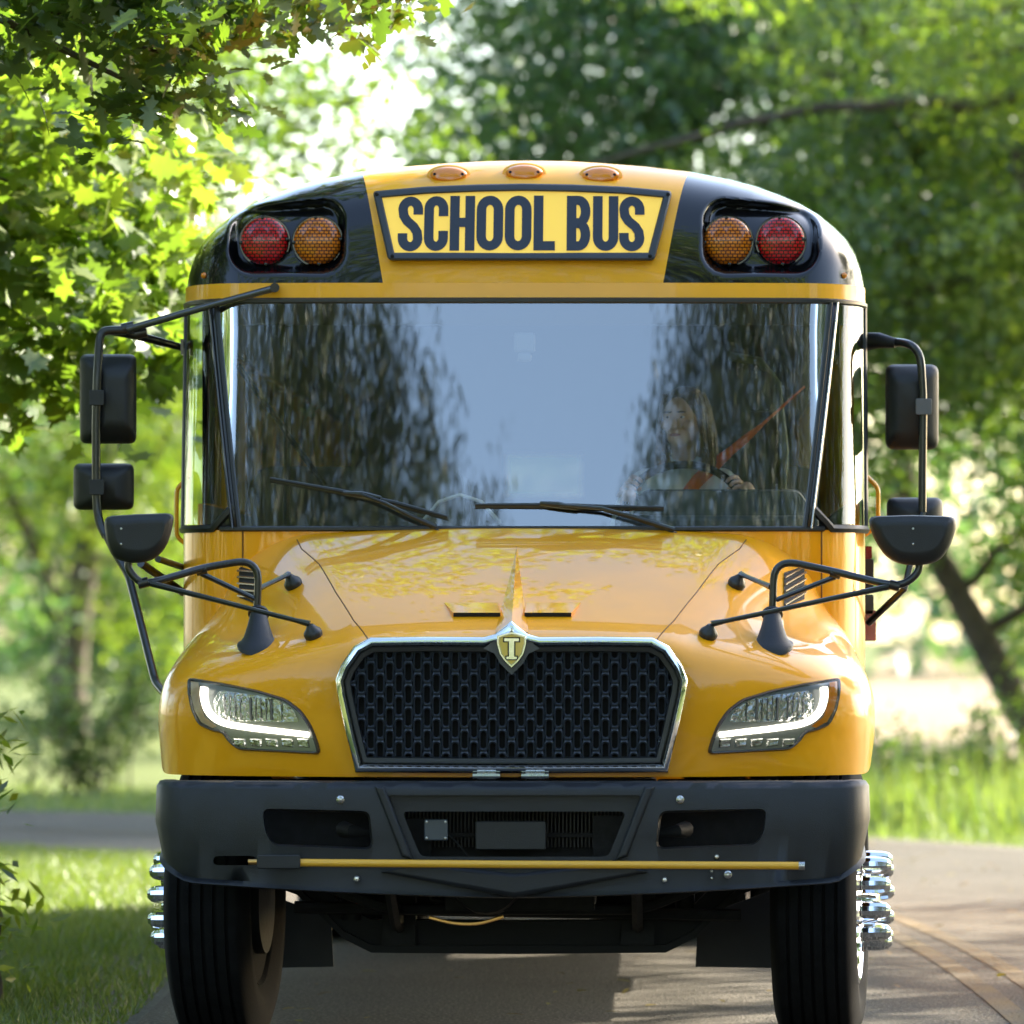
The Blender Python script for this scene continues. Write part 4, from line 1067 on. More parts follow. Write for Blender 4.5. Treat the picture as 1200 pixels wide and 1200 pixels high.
ell(ey, (-.030, -.090, .032), (.020, .006, .004)); ell(ey, (.030, -.090, .032), (.020, .006, .004)); ey.build('eyebrow', M_HAIR, person)
mo = MB(); ell(mo, (0, -.094, -.056), (.024, .010, .007)); mo.build('mouth', mat('lips', (.42, .12, .10), .4), person)
hr = MB(); rng = random.Random(5)
ell(hr, (0, .022, .026), (.094, .098, .100), 28, 16)
for k in range(150):
    a = R(rng.uniform(-30, 210)); rr = .092
    x0, y0 = math.cos(a) * rr, math.sin(a) * .095 + .015; z0 = rng.uniform(.0, .07)
    P = [(x0 * .8, y0 * .8, z0 + .03), (x0 * 1.03, y0 * 1.02, z0 - .03), (x0 * 1.14 + rng.uniform(-.01, .01), y0 * 1.08 + rng.uniform(-.01, .01), -.09), (x0 * 1.08 + rng.uniform(-.02, .02), y0 * 1.05 + rng.uniform(-.02, .02), -.17 + rng.uniform(-.04, .03))]
    hr.tube([fp_(*p) for p in smooth_path(P, .05, 3)], [.011] * 11 + [.011, .010, .003][:max(0, len(smooth_path(P, .05, 3)) - 11)], 5)
hr.build('hair', M_HAIR, person, smooth=70)
colr = MB()
for sg in (-1, 1): colr.add([(.60 + sg * .012, 2.635, 2.105), (.60 + sg * .10, 2.64, 2.12), (.60 + sg * .085, 2.70, 2.175), (.60 + sg * .045, 2.66, 2.165), (.60 + sg * .012, 2.625, 2.10), (.60 + sg * .105, 2.63, 2.115), (.60 + sg * .09, 2.70, 2.18), (.60 + sg * .05, 2.65, 2.17)], [(0, 1, 2, 3), (4, 5, 6, 7), (0, 1, 5, 4), (1, 2, 6, 5), (2, 3, 7, 6), (3, 0, 4, 7)])
colr.build('collar', M_SHIRT, person, smooth=0)
for sg in (-1, 1):
    t0 = 28 if sg > 0 else 152
    for f in range(4):
        a = R(t0 + sg * (10 - f * 6.5)); du = Vector((math.cos(a), 0, 0)) + Vector((0, .62, .785)) * math.sin(a); c = SWC + du * .225
        nrm = Vector((0, -.785, .62)); rt = c + du * .024 + nrm * .004 - Vector((0, .0, .0)); rt = c - nrm * -.0 + du * .030 + Vector((0, .012, .004))
        chain = [(rt + Vector((sg * .012, .035, -.015)), .0095), (rt, .0095), (c + du * .018 - nrm * -.016, .009), (c - du * .004 + nrm * .0225, .0085), (c - du * .020 + nrm * .010, .0075)]
        skinned('finger', [[(tuple(p), r_) for p, r_ in chain]], M_SKIN, person, 1)
    a = R(t0 + sg * 4); du = Vector((math.cos(a), 0, 0)) + Vector((0, .62, .785)) * math.sin(a); c = SWC + du * .225; nrm = Vector((0, -.785, .62))
    skinned('thumb', [[(tuple(c + du * .03 + Vector((0, .03, 0))), .011), (tuple(c - nrm * .016 + du * .012), .010), (tuple(c - du * .020 - nrm * .014), .009), (tuple(c - du * .028 + nrm * .004), .008)]], M_SKIN, person, 1)
# seat belt over the shoulder
bt = MB(); P = [Vector((1.00, 2.62, 2.36)), Vector((.86, 2.62, 2.26)), Vector((.73, 2.625, 2.145)), Vector((.66, 2.615, 2.05)), Vector((.58, 2.63, 1.93)), Vector((.50, 2.66, 1.80)), Vector((.42, 2.72, 1.68))]
P = smooth_path([U(943, 453, 2.35), U(885, 505, 2.5), U(845, 538, 2.59), U(815, 565, 2.61), U(795, 595, 2.64), U(770, 640, 2.70)], .05)
wds = [.004 + .022 * min(1, i / 12) for i in range(len(P))]
bt.grid([[p + Vector((-.6, 0, .8)) * w_ for p, w_ in zip(P, wds)], [p - Vector((-.6, 0, .8)) * w_ for p, w_ in zip(P, wds)]])
sbm = bt.build('seat_belt', M_BELT, BUS); sbm.modifiers.new('s', 'SOLIDIFY').thickness = .003

# ================================================================== GROUND
def ground_mat(name, c1, c2, c3, s1=1.2, s2=18, rough=.95, bump=.6):
    m = bpy.data.materials.new(name); m.use_nodes = True; t = m.node_tree; p = t.nodes['Principled BSDF']; p.inputs['Roughness'].default_value = rough
    p.inputs['Specular IOR Level'].default_value = .2
    tc = t.nodes.new('ShaderNodeTexCoord'); n1 = t.nodes.new('ShaderNodeTexNoise'); n1.inputs['Scale'].default_value = s1; n1.inputs['Detail'].default_value = 6
    n2 = t.nodes.new('ShaderNodeTexNoise'); n2.inputs['Scale'].default_value = s2; n2.inputs['Detail'].default_value = 8
    for n in (n1, n2): t.links.new(tc.outputs['Object'], n.inputs['Vector'])
    a = t.nodes.new('ShaderNodeValToRGB'); a.color_ramp.elements[0].position = .35; a.color_ramp.elements[1].position = .65
    a.color_ramp.elements[0].color = (*c1, 1); a.color_ramp.elements[1].color = (*c2, 1); t.links.new(n1.outputs['Fac'], a.inputs[0])
    mx = t.nodes.new('ShaderNodeMix'); mx.data_type = 'RGBA'; r_ = t.nodes.new('ShaderNodeMapRange'); r_.inputs[1].default_value = .4; r_.inputs[2].default_value = .7
    t.links.new(n2.outputs['Fac'], r_.inputs[0]); t.links.new(r_.outputs[0], mx.inputs[0]); t.links.new(a.outputs[0], mx.inputs[6]); mx.inputs[7].default_value = (*c3, 1)
    t.links.new(mx.outputs[2], p.inputs['Base Color'])
    b = t.nodes.new('ShaderNodeBump'); b.inputs['Strength'].default_value = bump; b.inputs['Distance'].default_value = .03
    t.links.new(n2.outputs['Fac'], b.inputs['Height']); t.links.new(b.outputs[0], p.inputs['Normal']); return m
M_GRASS = ground_mat('grass_ground', (.05, .085, .014), (.09, .13, .022), (.14, .15, .045))
M_FIELD = ground_mat('dry_field', (.26, .19, .11), (.31, .23, .14), (.22, .17, .09), .15, 3)
M_ROAD = ground_mat('asphalt', (.062, .055, .045), (.095, .085, .070), (.21, .19, .155), .5, 70, .9, 1.0)
for n in M_ROAD.node_tree.nodes:
    if n.type == 'MAP_RANGE': n.inputs[1].default_value = .50; n.inputs[2].default_value = .66
for n in M_ROAD.node_tree.nodes:
    if n.type == 'BUMP': n.inputs['Distance'].default_value = .02
g = MB().add([(-400, -300, 0), (400, -300, 0), (400, 700, 0), (-400, 700, 0)], [(0, 1, 2, 3)]).build('ground', M_GRASS, smooth=0); tag(g, kind='structure')
CL = smooth_path([(2.0, -80, 0), (2.0, -5, 0), (2.0, 2, 0), (1.85, 7, 0), (1.3, 13, 0), (-.4, 18.6, 0), (-4, 22.9, 0), (-9, 25.6, 0), (-18, 27.5, 0), (-60, 30, 0)], 2.2, 8)
def strip(name, o0, o1, z, m, pts=CL, seg=None):
    A, B = [], []; w0 = o0
    for i, p in enumerate(pts):
        q_ = min(1, max(0, (p.y - 11) / 8)); o0 = w0 + (1.35 * q_ * q_ * (3 - 2 * q_) if w0 < -3 else 0)
        t = (pts[min(i + 1, len(pts) - 1)] - pts[max(i - 1, 0)]).normalized(); n = Vector((t.y, -t.x, 0))
        A.append(p + n * o0 + Vector((0, 0, z))); B.append(p + n * o1 + Vector((0, 0, z)))
    return MB().grid([A, B]).build(name, m, smooth=0)
rdm = strip('road', -3.45, 3.3, .012, M_ROAD); tag(rdm, kind='structure')
gv = strip('gravel_shoulder', -3.85, 3.7, .004, ground_mat('gravel', (.16, .14, .11), (.22, .20, .16), (.10, .09, .07), 2, 60)); tag(gv, kind='structure')
M_LINE = ground_mat('worn_yellow_line', (.17, .13, .065), (.115, .10, .075), (.14, .12, .09), 2.2, 60)
for a, b in ((-.16, -.06), (.06, .16)):
    l = strip('road_marking', a, b, .0155, M_LINE); tag(l, kind='structure')
M_TAR = mat('crack_sealant', (.03, .03, .03), .5)
fd = MB().add([(2.2, 42, .01), (200, 34, .01), (300, 500, .01), (20, 500, .01)], [(0, 1, 2, 3)]).build('field', M_FIELD, smooth=0); tag(fd, kind='structure')

# ================================================================== FOLIAGE
def leaf_mat(name, c1, c2, trans=.5, tcol=None, rough=.45):
    m = bpy.data.materials.new(name); m.use_nodes = True; t = m.node_tree; t.nodes.clear(); o = t.nodes.new('ShaderNodeOutputMaterial')
    at = t.nodes.new('ShaderNodeAttribute'); at.attribute_name = 'hue'
    mx = t.nodes.new('ShaderNodeMix'); mx.data_type = 'RGBA'; mx.inputs[6].default_value = (*c1, 1); mx.inputs[7].default_value = (*c2, 1); t.links.new(at.outputs['Fac'], mx.inputs[0])
    d = t.nodes.new('ShaderNodeBsdfDiffuse'); t.links.new(mx.outputs[2], d.inputs[0])
    tr = t.nodes.new('ShaderNodeBsdfTranslucent'); sc_ = t.nodes.new('ShaderNodeMix'); sc_.data_type = 'RGBA'; sc_.blend_type = 'MULTIPLY'; sc_.inputs[0].default_value = 1
    t.links.new(mx.outputs[2], sc_.inputs[6]); sc_.inputs[7].default_value = (*(tcol or (1.7, 2.0, .6)), 1); t.links.new(sc_.outputs[2], tr.inputs[0])
    a = t.nodes.new('ShaderNodeMixShader'); a.inputs[0].default_value = trans; t.links.new(d.outputs[0], a.inputs[1]); t.links.new(tr.outputs[0], a.inputs[2])
    gl = t.nodes.new('ShaderNodeBsdfGlossy'); gl.inputs['Roughness'].default_value = rough; gl.inputs[0].default_value = (.9, .95, 1, 1)
    b = t.nodes.new('ShaderNodeMixShader'); b.inputs[0].default_value = .06; t.links.new(a.outputs[0], b.inputs[1]); t.links.new(gl.outputs[0], b.inputs[2])
    t.links.new(b.outputs[0], o.inputs[0]); return m
LEAF_DIAMOND = (np.array([(0, -.5, 0), (.26, -.05, .06), (0, .5, 0), (-.26, -.05, .06)]), [(0, 1, 2), (0, 2, 3)])
LEAF_NARROW = (np.array([(0, -.5, 0), (.09, 0, .03), (0, .5, 0), (-.09, 0, .03)]), [(0, 1, 2), (0, 2, 3)])
_mv = [(0, -.5), (.10, -.28), (.42, -.34), (.30, -.12), (.50, .10), (.28, .12), (.22, .30), (.10, .24), (0, .55), (-.10, .24), (-.22, .30), (-.28, .12), (-.50, .10), (-.30, -.12), (-.42, -.34), (-.10, -.28)]
LEAF_MAPLE = (np.array([(x, y, .10 * abs(x) - .12 * y * y) for x, y in _mv] + [(0, -.05, 0)]), [(16, i, (i + 1) % 16) for i in range(16)])
_ov = [(0, -.55), (.06, -.38), (.20, -.34), (.12, -.20), (.30, -.10), (.14, .02), (.30, .18), (.13, .22), (.16, .40), (0, .55)]
_ov = _ov + [(-x, y) for x, y in _ov[-2:0:-1]]
LEAF_OAK = (np.array([(x, y, .10 * abs(x) - .1 * y * y) for x, y in _ov]), None)
LEAF_OAK = (np.vstack([LEAF_OAK[0], [[0, 0, 0]]]), [(len(_ov), i, (i + 1) % len(_ov)) for i in range(len(_ov))])
def leaves(name, P, size, m, parent=None, shape=LEAF_DIAMOND, rng=None, flat=.5, hang=0.0, hue=None, dirs=None):
    """many small leaf faces as one crown mesh"""
    rng = rng or np.random.default_rng(1); N = len(P); T, Fc = shape; K = len(T)
    # leaf normal (mostly up) and direction
    n = rng.normal(size=(N, 3)); n[:, 2] += flat * 4; n /= np.linalg.norm(n, axis=1)[:, None]
    d = rng.normal(size=(N, 3)); d[:, 2] -= hang * 4
    if dirs is not None: d = dirs + rng.normal(size=(N, 3)) * .25
    d -= n * (d * n).sum(1)[:, None]; d /= np.linalg.norm(d, axis=1)[:, None] + 1e-9
    if dirs is not None:
        d = dirs + rng.normal(size=(N, 3)) * .25; d /= np.linalg.norm(d, axis=1)[:, None]
        n = rng.normal(size=(N, 3)); n -= d * (d * n).sum(1)[:, None]; n /= np.linalg.norm(n, axis=1)[:, None]
    x = np.cross(d, n); s = size * rng.uniform(.65, 1.3, N)
    V = P[:, None, :] + s[:, None, None] * (T[None, :, 0, None] * x[:, None, :] + T[None, :, 1, None] * d[:, None, :] + T[None, :, 2, None] * n[:, None, :])
    V = V.reshape(-1, 3).astype(np.float32); F = (np.array(Fc)[None] + (np.arange(N) * K)[:, None, None]).reshape(-1, 3).astype(np.int32)
    me = bpy.data.meshes.new(name); me.vertices.add(len(V)); me.vertices.foreach_set('co', V.ravel())
    me.loops.add(F.size); me.loops.foreach_set('vertex_index', F.ravel()); me.polygons.add(len(F))
    me.polygons.foreach_set('loop_start', np.arange(0, F.size, 3, dtype=np.int32)); me.polygons.foreach_set('loop_total', np.full(len(F), 3, dtype=np.int32))
    h = rng.uniform(0, 1, N) if hue is None else np.clip(hue + rng.normal(size=N) * .15, 0, 1)
    a = me.attributes.new('hue', 'FLOAT', 'POINT'); a.data.foreach_set('value', np.repeat(h, K).astype(np.float32))
    me.update(); me.validate(); me.materials.append(m)
    return link(bpy.data.objects.new(name, me), parent)
def clumps(blobs, rng, nc, per, sig):
    """clump centres through ellipsoids (x,y,z, rx,ry,rz, weight) and leaves round each; returns points, hue per point, centres"""
    C = []; wts = np.array([b[6] * b[3] * b[4] * b[5] for b in blobs]); wts /= wts.sum()
    for b, k in zip(blobs, rng.multinomial(nc, wts)):
        v = rng.normal(size=(k, 3)); v /= np.linalg.norm(v, axis=1)[:, None]; v *= rng.uniform(.15, 1, (k, 1)) ** .45
        C.append(v * np.array(b[3:6]) + np.array(b[0:3]))
    C = np.vstack(C); hu = rng.uniform(0, 1, len(C)); s = sig * rng.uniform(.6, 1.4, len(C))
    k = rng.poisson(per, len(C)); idx = np.repeat(np.arange(len(C)), k)
    off = rng.normal(size=(len(idx), 3)) * s[idx][:, None] * np.array([1, 1, .55]); P = C[idx] + off
    P[:, 2] -= .35 * (np.linalg.norm(off[:, :2], axis=1)) ** 1.2
    ok = P[:, 2] > .05
    return P[ok], hu[idx][ok], C
M_BARK = mat('bark', (.075, .058, .042), .9, noise=.4, nscale=6, bump=1.0, bscale=14)
def limb(mb, rng, a, b, r0, r1=.01, sag=.15, n=7, wob=.12):
    a, b = Vector(a), Vector(b); L = (b - a).length; P = []
    for i in range(n + 1):
        t = i / n; p = a.lerp(b, t) + Vector((0, 0, L * sag * math.sin(math.pi * t) * .6))
        if 0 < i < n: p += Vector(rng.normal(size=3) * wob * L / n)
        P.append(p)
    mb.tube(P, [r0 + (r1 - r0) * (i / n) ** .8 for i in range(n + 1)], 7); return P
def tree(name, label, cat, group, trunk, r0, blobs, nc, per, sig, size, m, shape=LEAF_DIAMOND, seed=1, limbs=30, extra=None, flat=.5, hang=0.0, keep=None):
    rng = np.random.default_rng(seed); root = empty(name, trunk[0]); tag(root, label, cat, group)
    base = np.array(trunk[0]); P, hu, C = clumps(blobs, rng, nc, per, sig)
    if keep is not None:
        k = keep(P); P, hu = P[k], hu[k]; kc = keep(C); C = C[kc]
    tb = MB(); tp = smooth_path([Vector(p) for p in trunk], 1.0, 5)
    tb.tube(tp, [r0 * (1.25 if i == 0 else 1 - .75 * i / len(tp)) for i in range(len(tp))], 12)
    tk = tb.build('trunk', M_BARK, None, smooth=80); tk.parent = root; tk.matrix_parent_inverse = Matrix.Translation(-Vector(trunk[0]))
    lb = MB(); sel = rng.choice(len(C), min(limbs, len(C)), replace=False)
    for i in sel:
        c = Vector(C[i]); cand = [p for p in tp if p.z < c.z + .5] or tp; q = min(cand[len(cand) // 4:] or cand, key=lambda p: (p - c).length)
        limb(lb, rng, q, c, min(r0 * .4, .03 + .018 * (c - q).length), .008)
    for e in (extra or []): limb(lb, rng, e[0], e[1], e[2], e[3], .05, 9, .1)
    if lb.f:
        lo = lb.build('limbs', M_BARK, tk, smooth=80)
    cr_ = leaves('crown', P, size, m, None, shape, rng, flat, hang, hu); cr_.parent = root; cr_.matrix_parent_inverse = Matrix.Translation(-Vector(trunk[0]))
    print(name, len(P)); return root
L_MAPLE = leaf_mat('maple_leaf', (.11, .17, .024), (.20, .25, .04), .55, (1.45, 1.75, .85))
L_OAK = leaf_mat('oak_leaf', (.04, .075, .02), (.085, .13, .03), .5)
L_DARK = leaf_mat('dark_leaf', (.045, .085, .026), (.13, .17, .04), .58)
L_MID = leaf_mat('mid_leaf', (.08, .13, .028), (.19, .22, .045), .6)
L_BLUE = leaf_mat('blue_green_leaf', (.05, .105, .045), (.12, .17, .06), .52, (1.3, 1.7, .8))
L_WILL = leaf_mat('willow_leaf', (.012, .028, .006), (.060, .080, .014), .3)
L_WEED = leaf_mat('weed_leaf', (.07, .12, .025), (.16, .20, .06), .45, (1.5, 1.8, .7))

L_BRIGHT = leaf_mat('bright_leaf', (.11, .16, .03), (.24, .26, .05), .62)  # brighter, yellower leaf colour than the other greens
# bright maple hanging in from the left, just behind the mirrors
tree('maple_tree', 'bright yellow green maple with lobed leaves, nearest the left side mirrors', 'tree', 'trees along the left verge',
     [(-9, 8, 0), (-8.9, 8, 2.5), (-8.6, 7.8, 5), (-8.2, 7.6, 9)], .32,
     [(-3.6, 6.2, 3.5, 1.9, 1.6, .95, 1.4), (-4.6, 6.4, 4.6, 2.2, 2, 1.0, .8), (-6.8, 7, 5.5, 3.2, 3, 2.6, .35), (-2.35, 6.0, 2.95, .75, .9, .55, 1.5), (-2.2, 6.2, 3.75, .55, .9, .4, 1.8)], 640, 46, .21, .135, L_MAPLE, LEAF_MAPLE, 3, 40, flat=.25, hang=.15,
     extra=[((-8.8, 8, 3.2), (-2.0, 6.1, 3.4), .09, .01), ((-8.8, 8, 3.6), (-2.6, 5.8, 4.2), .08, .01), ((-6, 7, 3.6), (-2.4, 6.4, 2.7), .04, .008)])
# dark oak spray overhead, close to the bus
tree('oak_tree', 'dark leaved oak whose branches hang in at the top left corner', 'tree', 'trees along the left verge',
     [(-8, 2.5, 0), (-7.8, 2.4, 3), (-7.5, 2.2, 6.5), (-7.2, 2, 10)], .38,
     [(-1.95, 2.0, 4.05, .75, .7, .28, 2.0), (-1.35, 2.2, 3.75, .34, .5, .22, 2.0), (-.95, 2.4, 4.0, .5, .6, .12, 7), (-4.5, 2, 4.9, 2.4, 1.6, .9, .5), (-7, 2, 8, 3, 3, 2.2, .15), (-1.75, 2.2, 3.7, .35, .5, .3, 2.2)], 310, 34, .14, .125, L_OAK, LEAF_OAK, 8, 30, flat=.3, hang=.2,
     extra=[((-7.6, 2.3, 5), (-1.2, 2.1, 3.9), .08, .01), ((-4, 2.2, 4.5), (-.45, 2.4, 3.98), .04, .006), ((-3, 2.2, 4.3), (-.9, 2.5, 3.92), .03, .005), ((-3, 2.0, 4.2), (-1.2, 2.3, 3.6), .03, .005)])
# left middle distance
tree('spreading_tree', 'dark spreading tree behind the roof corner lamps, under the sky gap', 'tree', 'trees behind the road bend',
     [(-8.5, 24, 0), (-8.3, 24, 3), (-7.6, 24, 6), (-7, 24, 9)], .35,
     [(-3.3, 23, 5.4, 2.3, 2.6, .75, 1.3), (-6.5, 24, 6.5, 3.5, 3, 1.6, .7), (-8, 24, 9, 4, 4, 2.5, .3), (-4.6, 23, 7.4, 2.0, 2, .8, 1.0), (-3.9, 22.5, 6.3, 1.1, 1.5, .8, 1.6)], 900, 60, .33, .11, L_DARK, LEAF_DIAMOND, 12, 40,
     extra=[((-8, 24, 4.2), (-1.8, 23, 5.4), .12, .02)])
for i, (x, y, h_, mm, lb_) in enumerate(((-9.9, 50, 13, L_BLUE, 'blurred blue green tree with a dark forked trunk at the left edge'), (-7.6, 58, 12, L_MID, 'pale green tree standing right of the forked trunk tree, far left'), (-14, 62, 14, L_BLUE, 'tall blue green tree outermost on the far left'), (-4.2, 66, 8.0, L_MID, 'round pale green tree hidden mostly behind the bus'))):
    tree('background_tree', lb_, 'tree', 'trees behind the road bend', [(x, y, 0), (x + .1, y, 1.6), (x + .5, y, 3.2), (x + .8, y, 6)], .26,
         [(x + .3, y, h_ * .45, 2.7, 2.4, h_ * .26, 1), (x, y, h_ * .75, 3.0, 2.6, h_ * .28, .7), (x + 1.4, y - 1, 1.9, 1.6, 1.5, .9, .8)], 560, 62, .42, .15, mm, LEAF_DIAMOND, 20 + i, 26,
         extra=[((x, y, 1.6), (x - 1.2, y, 4.2), .13, .03), ((x + .2, y, 2.4), (x + 1.8, y, 4.6), .11, .03)])
for i, (x, y, h_, mm, lb_) in enumerate(((-12.5, 74, 7, L_MID, 'low bright tree in the back row, at the left edge'), (-8.6, 78, 6.5, L_BLUE, 'low blue green tree in the back row, seen below the door side mirrors'), (-5.4, 72, 6, L_MID, 'low yellow green tree in the back row, touching the fender outline'), (-11.0, 45, 4.2, L_BLUE, 'short dark bushy tree just across the far road at the left'), (-16, 80, 9, L_MID, 'tree in the back row beyond the left edge'))):
    tree('back_row_tree', lb_, 'tree', 'trees behind the road bend', [(x, y, 0), (x + .1, y, .8), (x + .2, y, 1.6), (x + .3, y, h_ * .7)], .16,
         [(x, y, h_ * .48, 2.4 if y > 50 else 1.2, 2.2, h_ * .46, 1)], 320 if y > 50 else 110, 62, .42, .16, mm, LEAF_DIAMOND, 120 + i, 20)
# big dense trees behind and right of the bus
tree('leafy_tree', 'huge dense blue green tree filling the middle behind the bus roof', 'tree', 'trees behind the road bend',
     [(.2, 36, 0), (.3, 36, 3), (.6, 36, 6), (1, 36, 11)], .4,
     [(1.2, 35, 6.3, 3.6, 3.2, 2.3, 1), (1.0, 35.5, 9.5, 5, 4, 3, .30), (4.5, 36, 5.2, 2.6, 3, 2.4, .8)], 2000, 64, .36, .115, L_BLUE, LEAF_DIAMOND, 31, 40, flat=.3, keep=lambda P: ~((P[:, 0] < -1.9 + .12 * np.sin(P[:, 2] * 5)) & (P[:, 2] > 5.5) & (P[:, 2] < 6.75)))
tree('willow_leaved_tree', 'dark green tree with long bare limb arching over the right side of the bus', 'tree', 'trees along the right verge',
     [(3.95, 30, 0), (3.35, 30, 1.2), (2.85, 30, 2.1), (2.5, 30, 2.8), (2.6, 30, 4.5), (3.2, 30, 8)], .15,
     [(2.6, 29, 4.6, 2.3, 2.0, 1.5, 1), (4.2, 30, 6.6, 3.0, 2.6, 2.0, .5), (2.2, 29, 2.75, .85, 1.2, .5, .9), (4.9, 30, 2.6, 1.4, 1.5, 1.2, .9), (4.0, 31.5, 1.9, .75, 1, .9, 1.2)], 1000, 60, .25, .10, L_DARK, LEAF_DIAMOND, 32, 34, flat=.2,
     extra=[((3.4, 28, 5.9), (-.1, 28.2, 5.35), .07, .02), ((3.9, 30, 5.4), (3.35, 27.5, 4.7), .07, .05), ((3.4, 27.5, 5.4), (3.75, 27.5, 3.7), .09, .06)])
tree('sunlit_tree', 'yellow green tree with sunlit clumps at the right edge, low over the mirror', 'tree', 'trees along the right verge',
     [(7.4, 27, 0), (7.2, 27, 2.5), (6.8, 27, 5), (6.2, 26.6, 9)], .26,
     [(3.8, 27, 4.5, 1.1, 1.0, .55, 1.5), (4.9, 27.5, 5.6, 1.6, 1.6, 1.1, .9), (3.3, 26.6, 6.3, 1.1, .9, .45, 1.3), (1.08, 26, 6.8, .9, .8, .28, 1.0), (6.5, 27, 8, 2.4, 2.4, 1.7, .4), (4.6, 27.6, 2.9, .9, 1.3, .9, .8)], 520, 56, .24, .09, L_BRIGHT, LEAF_DIAMOND, 33, 30, flat=.2,
     extra=[((6.9, 27, 6), (1.3, 26, 6.9), .06, .01)])
for i, (x, y, h_, mm, lb_) in enumerate(((9.5, 38, 11, L_MID, 'tall green tree beyond the right road edge, outermost on the right'), (11, 60, 12, L_BLUE, 'distant tree beyond the dry field on the right'), (-.5, 80, 9, L_BLUE, 'distant bluish tree straight behind the bus'))):
    tree('verge_tree', lb_, 'tree', 'trees along the right verge', [(x, y, 0), (x + .1, y, 2), (x - .3, y, 4), (x, y, 8)], .3,
         [(x, y, h_ * .5, 3.2, 3.0, h_ * .3, 1), (x - .4, y, h_ * .8, 3.0, 3, h_ * .25, .5)], 260, 60, .45, .16, mm, LEAF_DIAMOND, 40 + i, 22)
tree('shade_tree', 'broad tree standing right of the road beyond the picture edge, its shade striping the asphalt, its high crown added to shade the hood', 'tree', 'trees along the right verge',
     [(13.5, 13, 0), (13.4, 13, 3), (13.2, 13, 6), (13, 13, 9)], .35,
     [(13, 12, 7.2, 3.0, 8.5, 2.4, 1), (11, 7, 5.8, 2.0, 3.0, 1.2, .8), (12.6, 9.6, 9.3, 2.4, 2.3, 1.7, 7)], 620, 60, .42, .15, L_MID, LEAF_DIAMOND, 90, 30)  # dense top lobe of the crown added to keep sun off the hood
# far wood closing the horizon: one mass nobody could count
rng = np.random.default_rng(77); NW = 1500
wc = np.stack([rng.uniform(-75, 120, NW), rng.uniform(150, 190, NW), rng.uniform(.5, 10, NW) ** 1.0], 1)
idx = np.repeat(np.arange(NW), 26); WP = wc[idx] + rng.normal(size=(len(idx), 3)) * 1.3; WP = WP[WP[:, 2] > 0]
fw = leaves('far_wood', WP, .85, L_BLUE, None, LEAF_DIAMOND, rng, .2); tag(fw, kind='stuff')

# willows behind the camera: what the windshield mirrors
def willow(x, y, rx, ry, top, label, seed, edge=None):
    rng = np.random.default_rng(seed); root = empty('willow_tree', (x, y, 0)); tag(root, label, 'tree', 'willows behind the camera')
    tb = MB(); tb.tube([(x, y, 0), (x + .2, y, 4), (x, y, 8), (x, y, top - 3)], [.6, .5, .35, .1], 12); tk = tb.build('trunk', M_BARK); tk.parent = root; tk.matrix_parent_inverse = Matrix.Translation((-x, -y, 0))
    lb = MB(); P = []; D = []; H = []
    for k in range(2300):
        a = rng.uniform(0, 2 * math.pi); r_ = rng.uniform(.1, 1) ** .5; sx, sy = x + rx * r_ * math.cos(a), y + ry * r_ * math.sin(a)
        sz = top - (top - 9) * r_ ** 3 * .8 + rng.normal() * .5; L = rng.uniform(2.5, 6.0) if rng.uniform() < .8 else 9
        if k % 60 == 0: limb(lb, rng, (x, y, rng.uniform(5, 9)), (sx, sy, sz), .12, .02, .3)
        n = int(L * 20); t = np.arange(n) / n; sway = rng.normal(size=2) * .5; hu = rng.uniform()
        px_ = sx + sway[0] * t * t + np.sin(t * 9 + a) * .06; py_ = sy + sway[1] * t * t; pz = sz - L * t
        P.append(np.stack([px_ + rng.normal(size=n) * .11, py_ + rng.normal(size=n) * .11, pz], 1)); d = np.tile([0, 0, -1.0], (n, 1)) + rng.normal(size=(n, 3)) * .35; D.append(d); H.append(np.full(n, hu))
    P = np.vstack(P); D = np.vstack(D); H = np.hstack(H); k = P[:, 2] > 1
    D /= np.linalg.norm(D, axis=1)[:, None]
    if lb.f: lb.build('limbs', M_BARK, tk, smooth=80)
    o = leaves('crown', P[k], .14, L_WILL, None, (LEAF_NARROW[0] * np.array([1.5, 1, 1]), LEAF_NARROW[1]), rng, hue=H[k], dirs=D[k]); o.parent = root; o.matrix_parent_inverse = Matrix.Translation((-x, -y, 0))
willow(-8.8, -29, 8.8, 5, 18, 'tall weeping willow behind the camera on the passenger side of the bus', 51)
willow(8.1, -29, 8.6, 5, 18.5, 'tall weeping willow behind the camera on the driver side of the bus', 52)
willow(-24, -3, 7, 6, 16, 'weeping willow on the passenger side beyond the maple, outside the picture', 55)
willow(25, -6, 7, 7, 17, 'weeping willow on the driver side, nearest the bus, outside the picture', 56)
willow(-27, -19, 8, 6, 17, 'weeping willow off to the passenger side, far outside the picture', 53)
willow(27, -18, 8, 6, 17, 'weeping willow off to the driver side, far outside the picture', 54)
tree('added_canopy_tree', 'very tall unseen tree added behind the camera, its high crown blocking the sky over the road', 'tree', 'trees added behind the camera',
     [(21, -34, 0), (20.5, -34, 7), (15, -28, 15), (6, -22, 19)], .5, [(0, -20, 20, 15, 5, 4.5, 1), (0, -16, 25, 13, 5, 3, .4)], 450, 60, .7, .28, L_MID, LEAF_DIAMOND, 91, 40)  # unseen crown, added to darken the sky mirrored in the black panels
rng = np.random.default_rng(78); NW = 700
wc = np.stack([rng.uniform(-60, 60, NW), rng.uniform(-75, -60, NW), rng.uniform(.3, 7, NW)], 1); idx = np.repeat(np.arange(NW), 30)
WP = wc[idx] + rng.normal(size=(len(idx), 3)) * 1.1; 
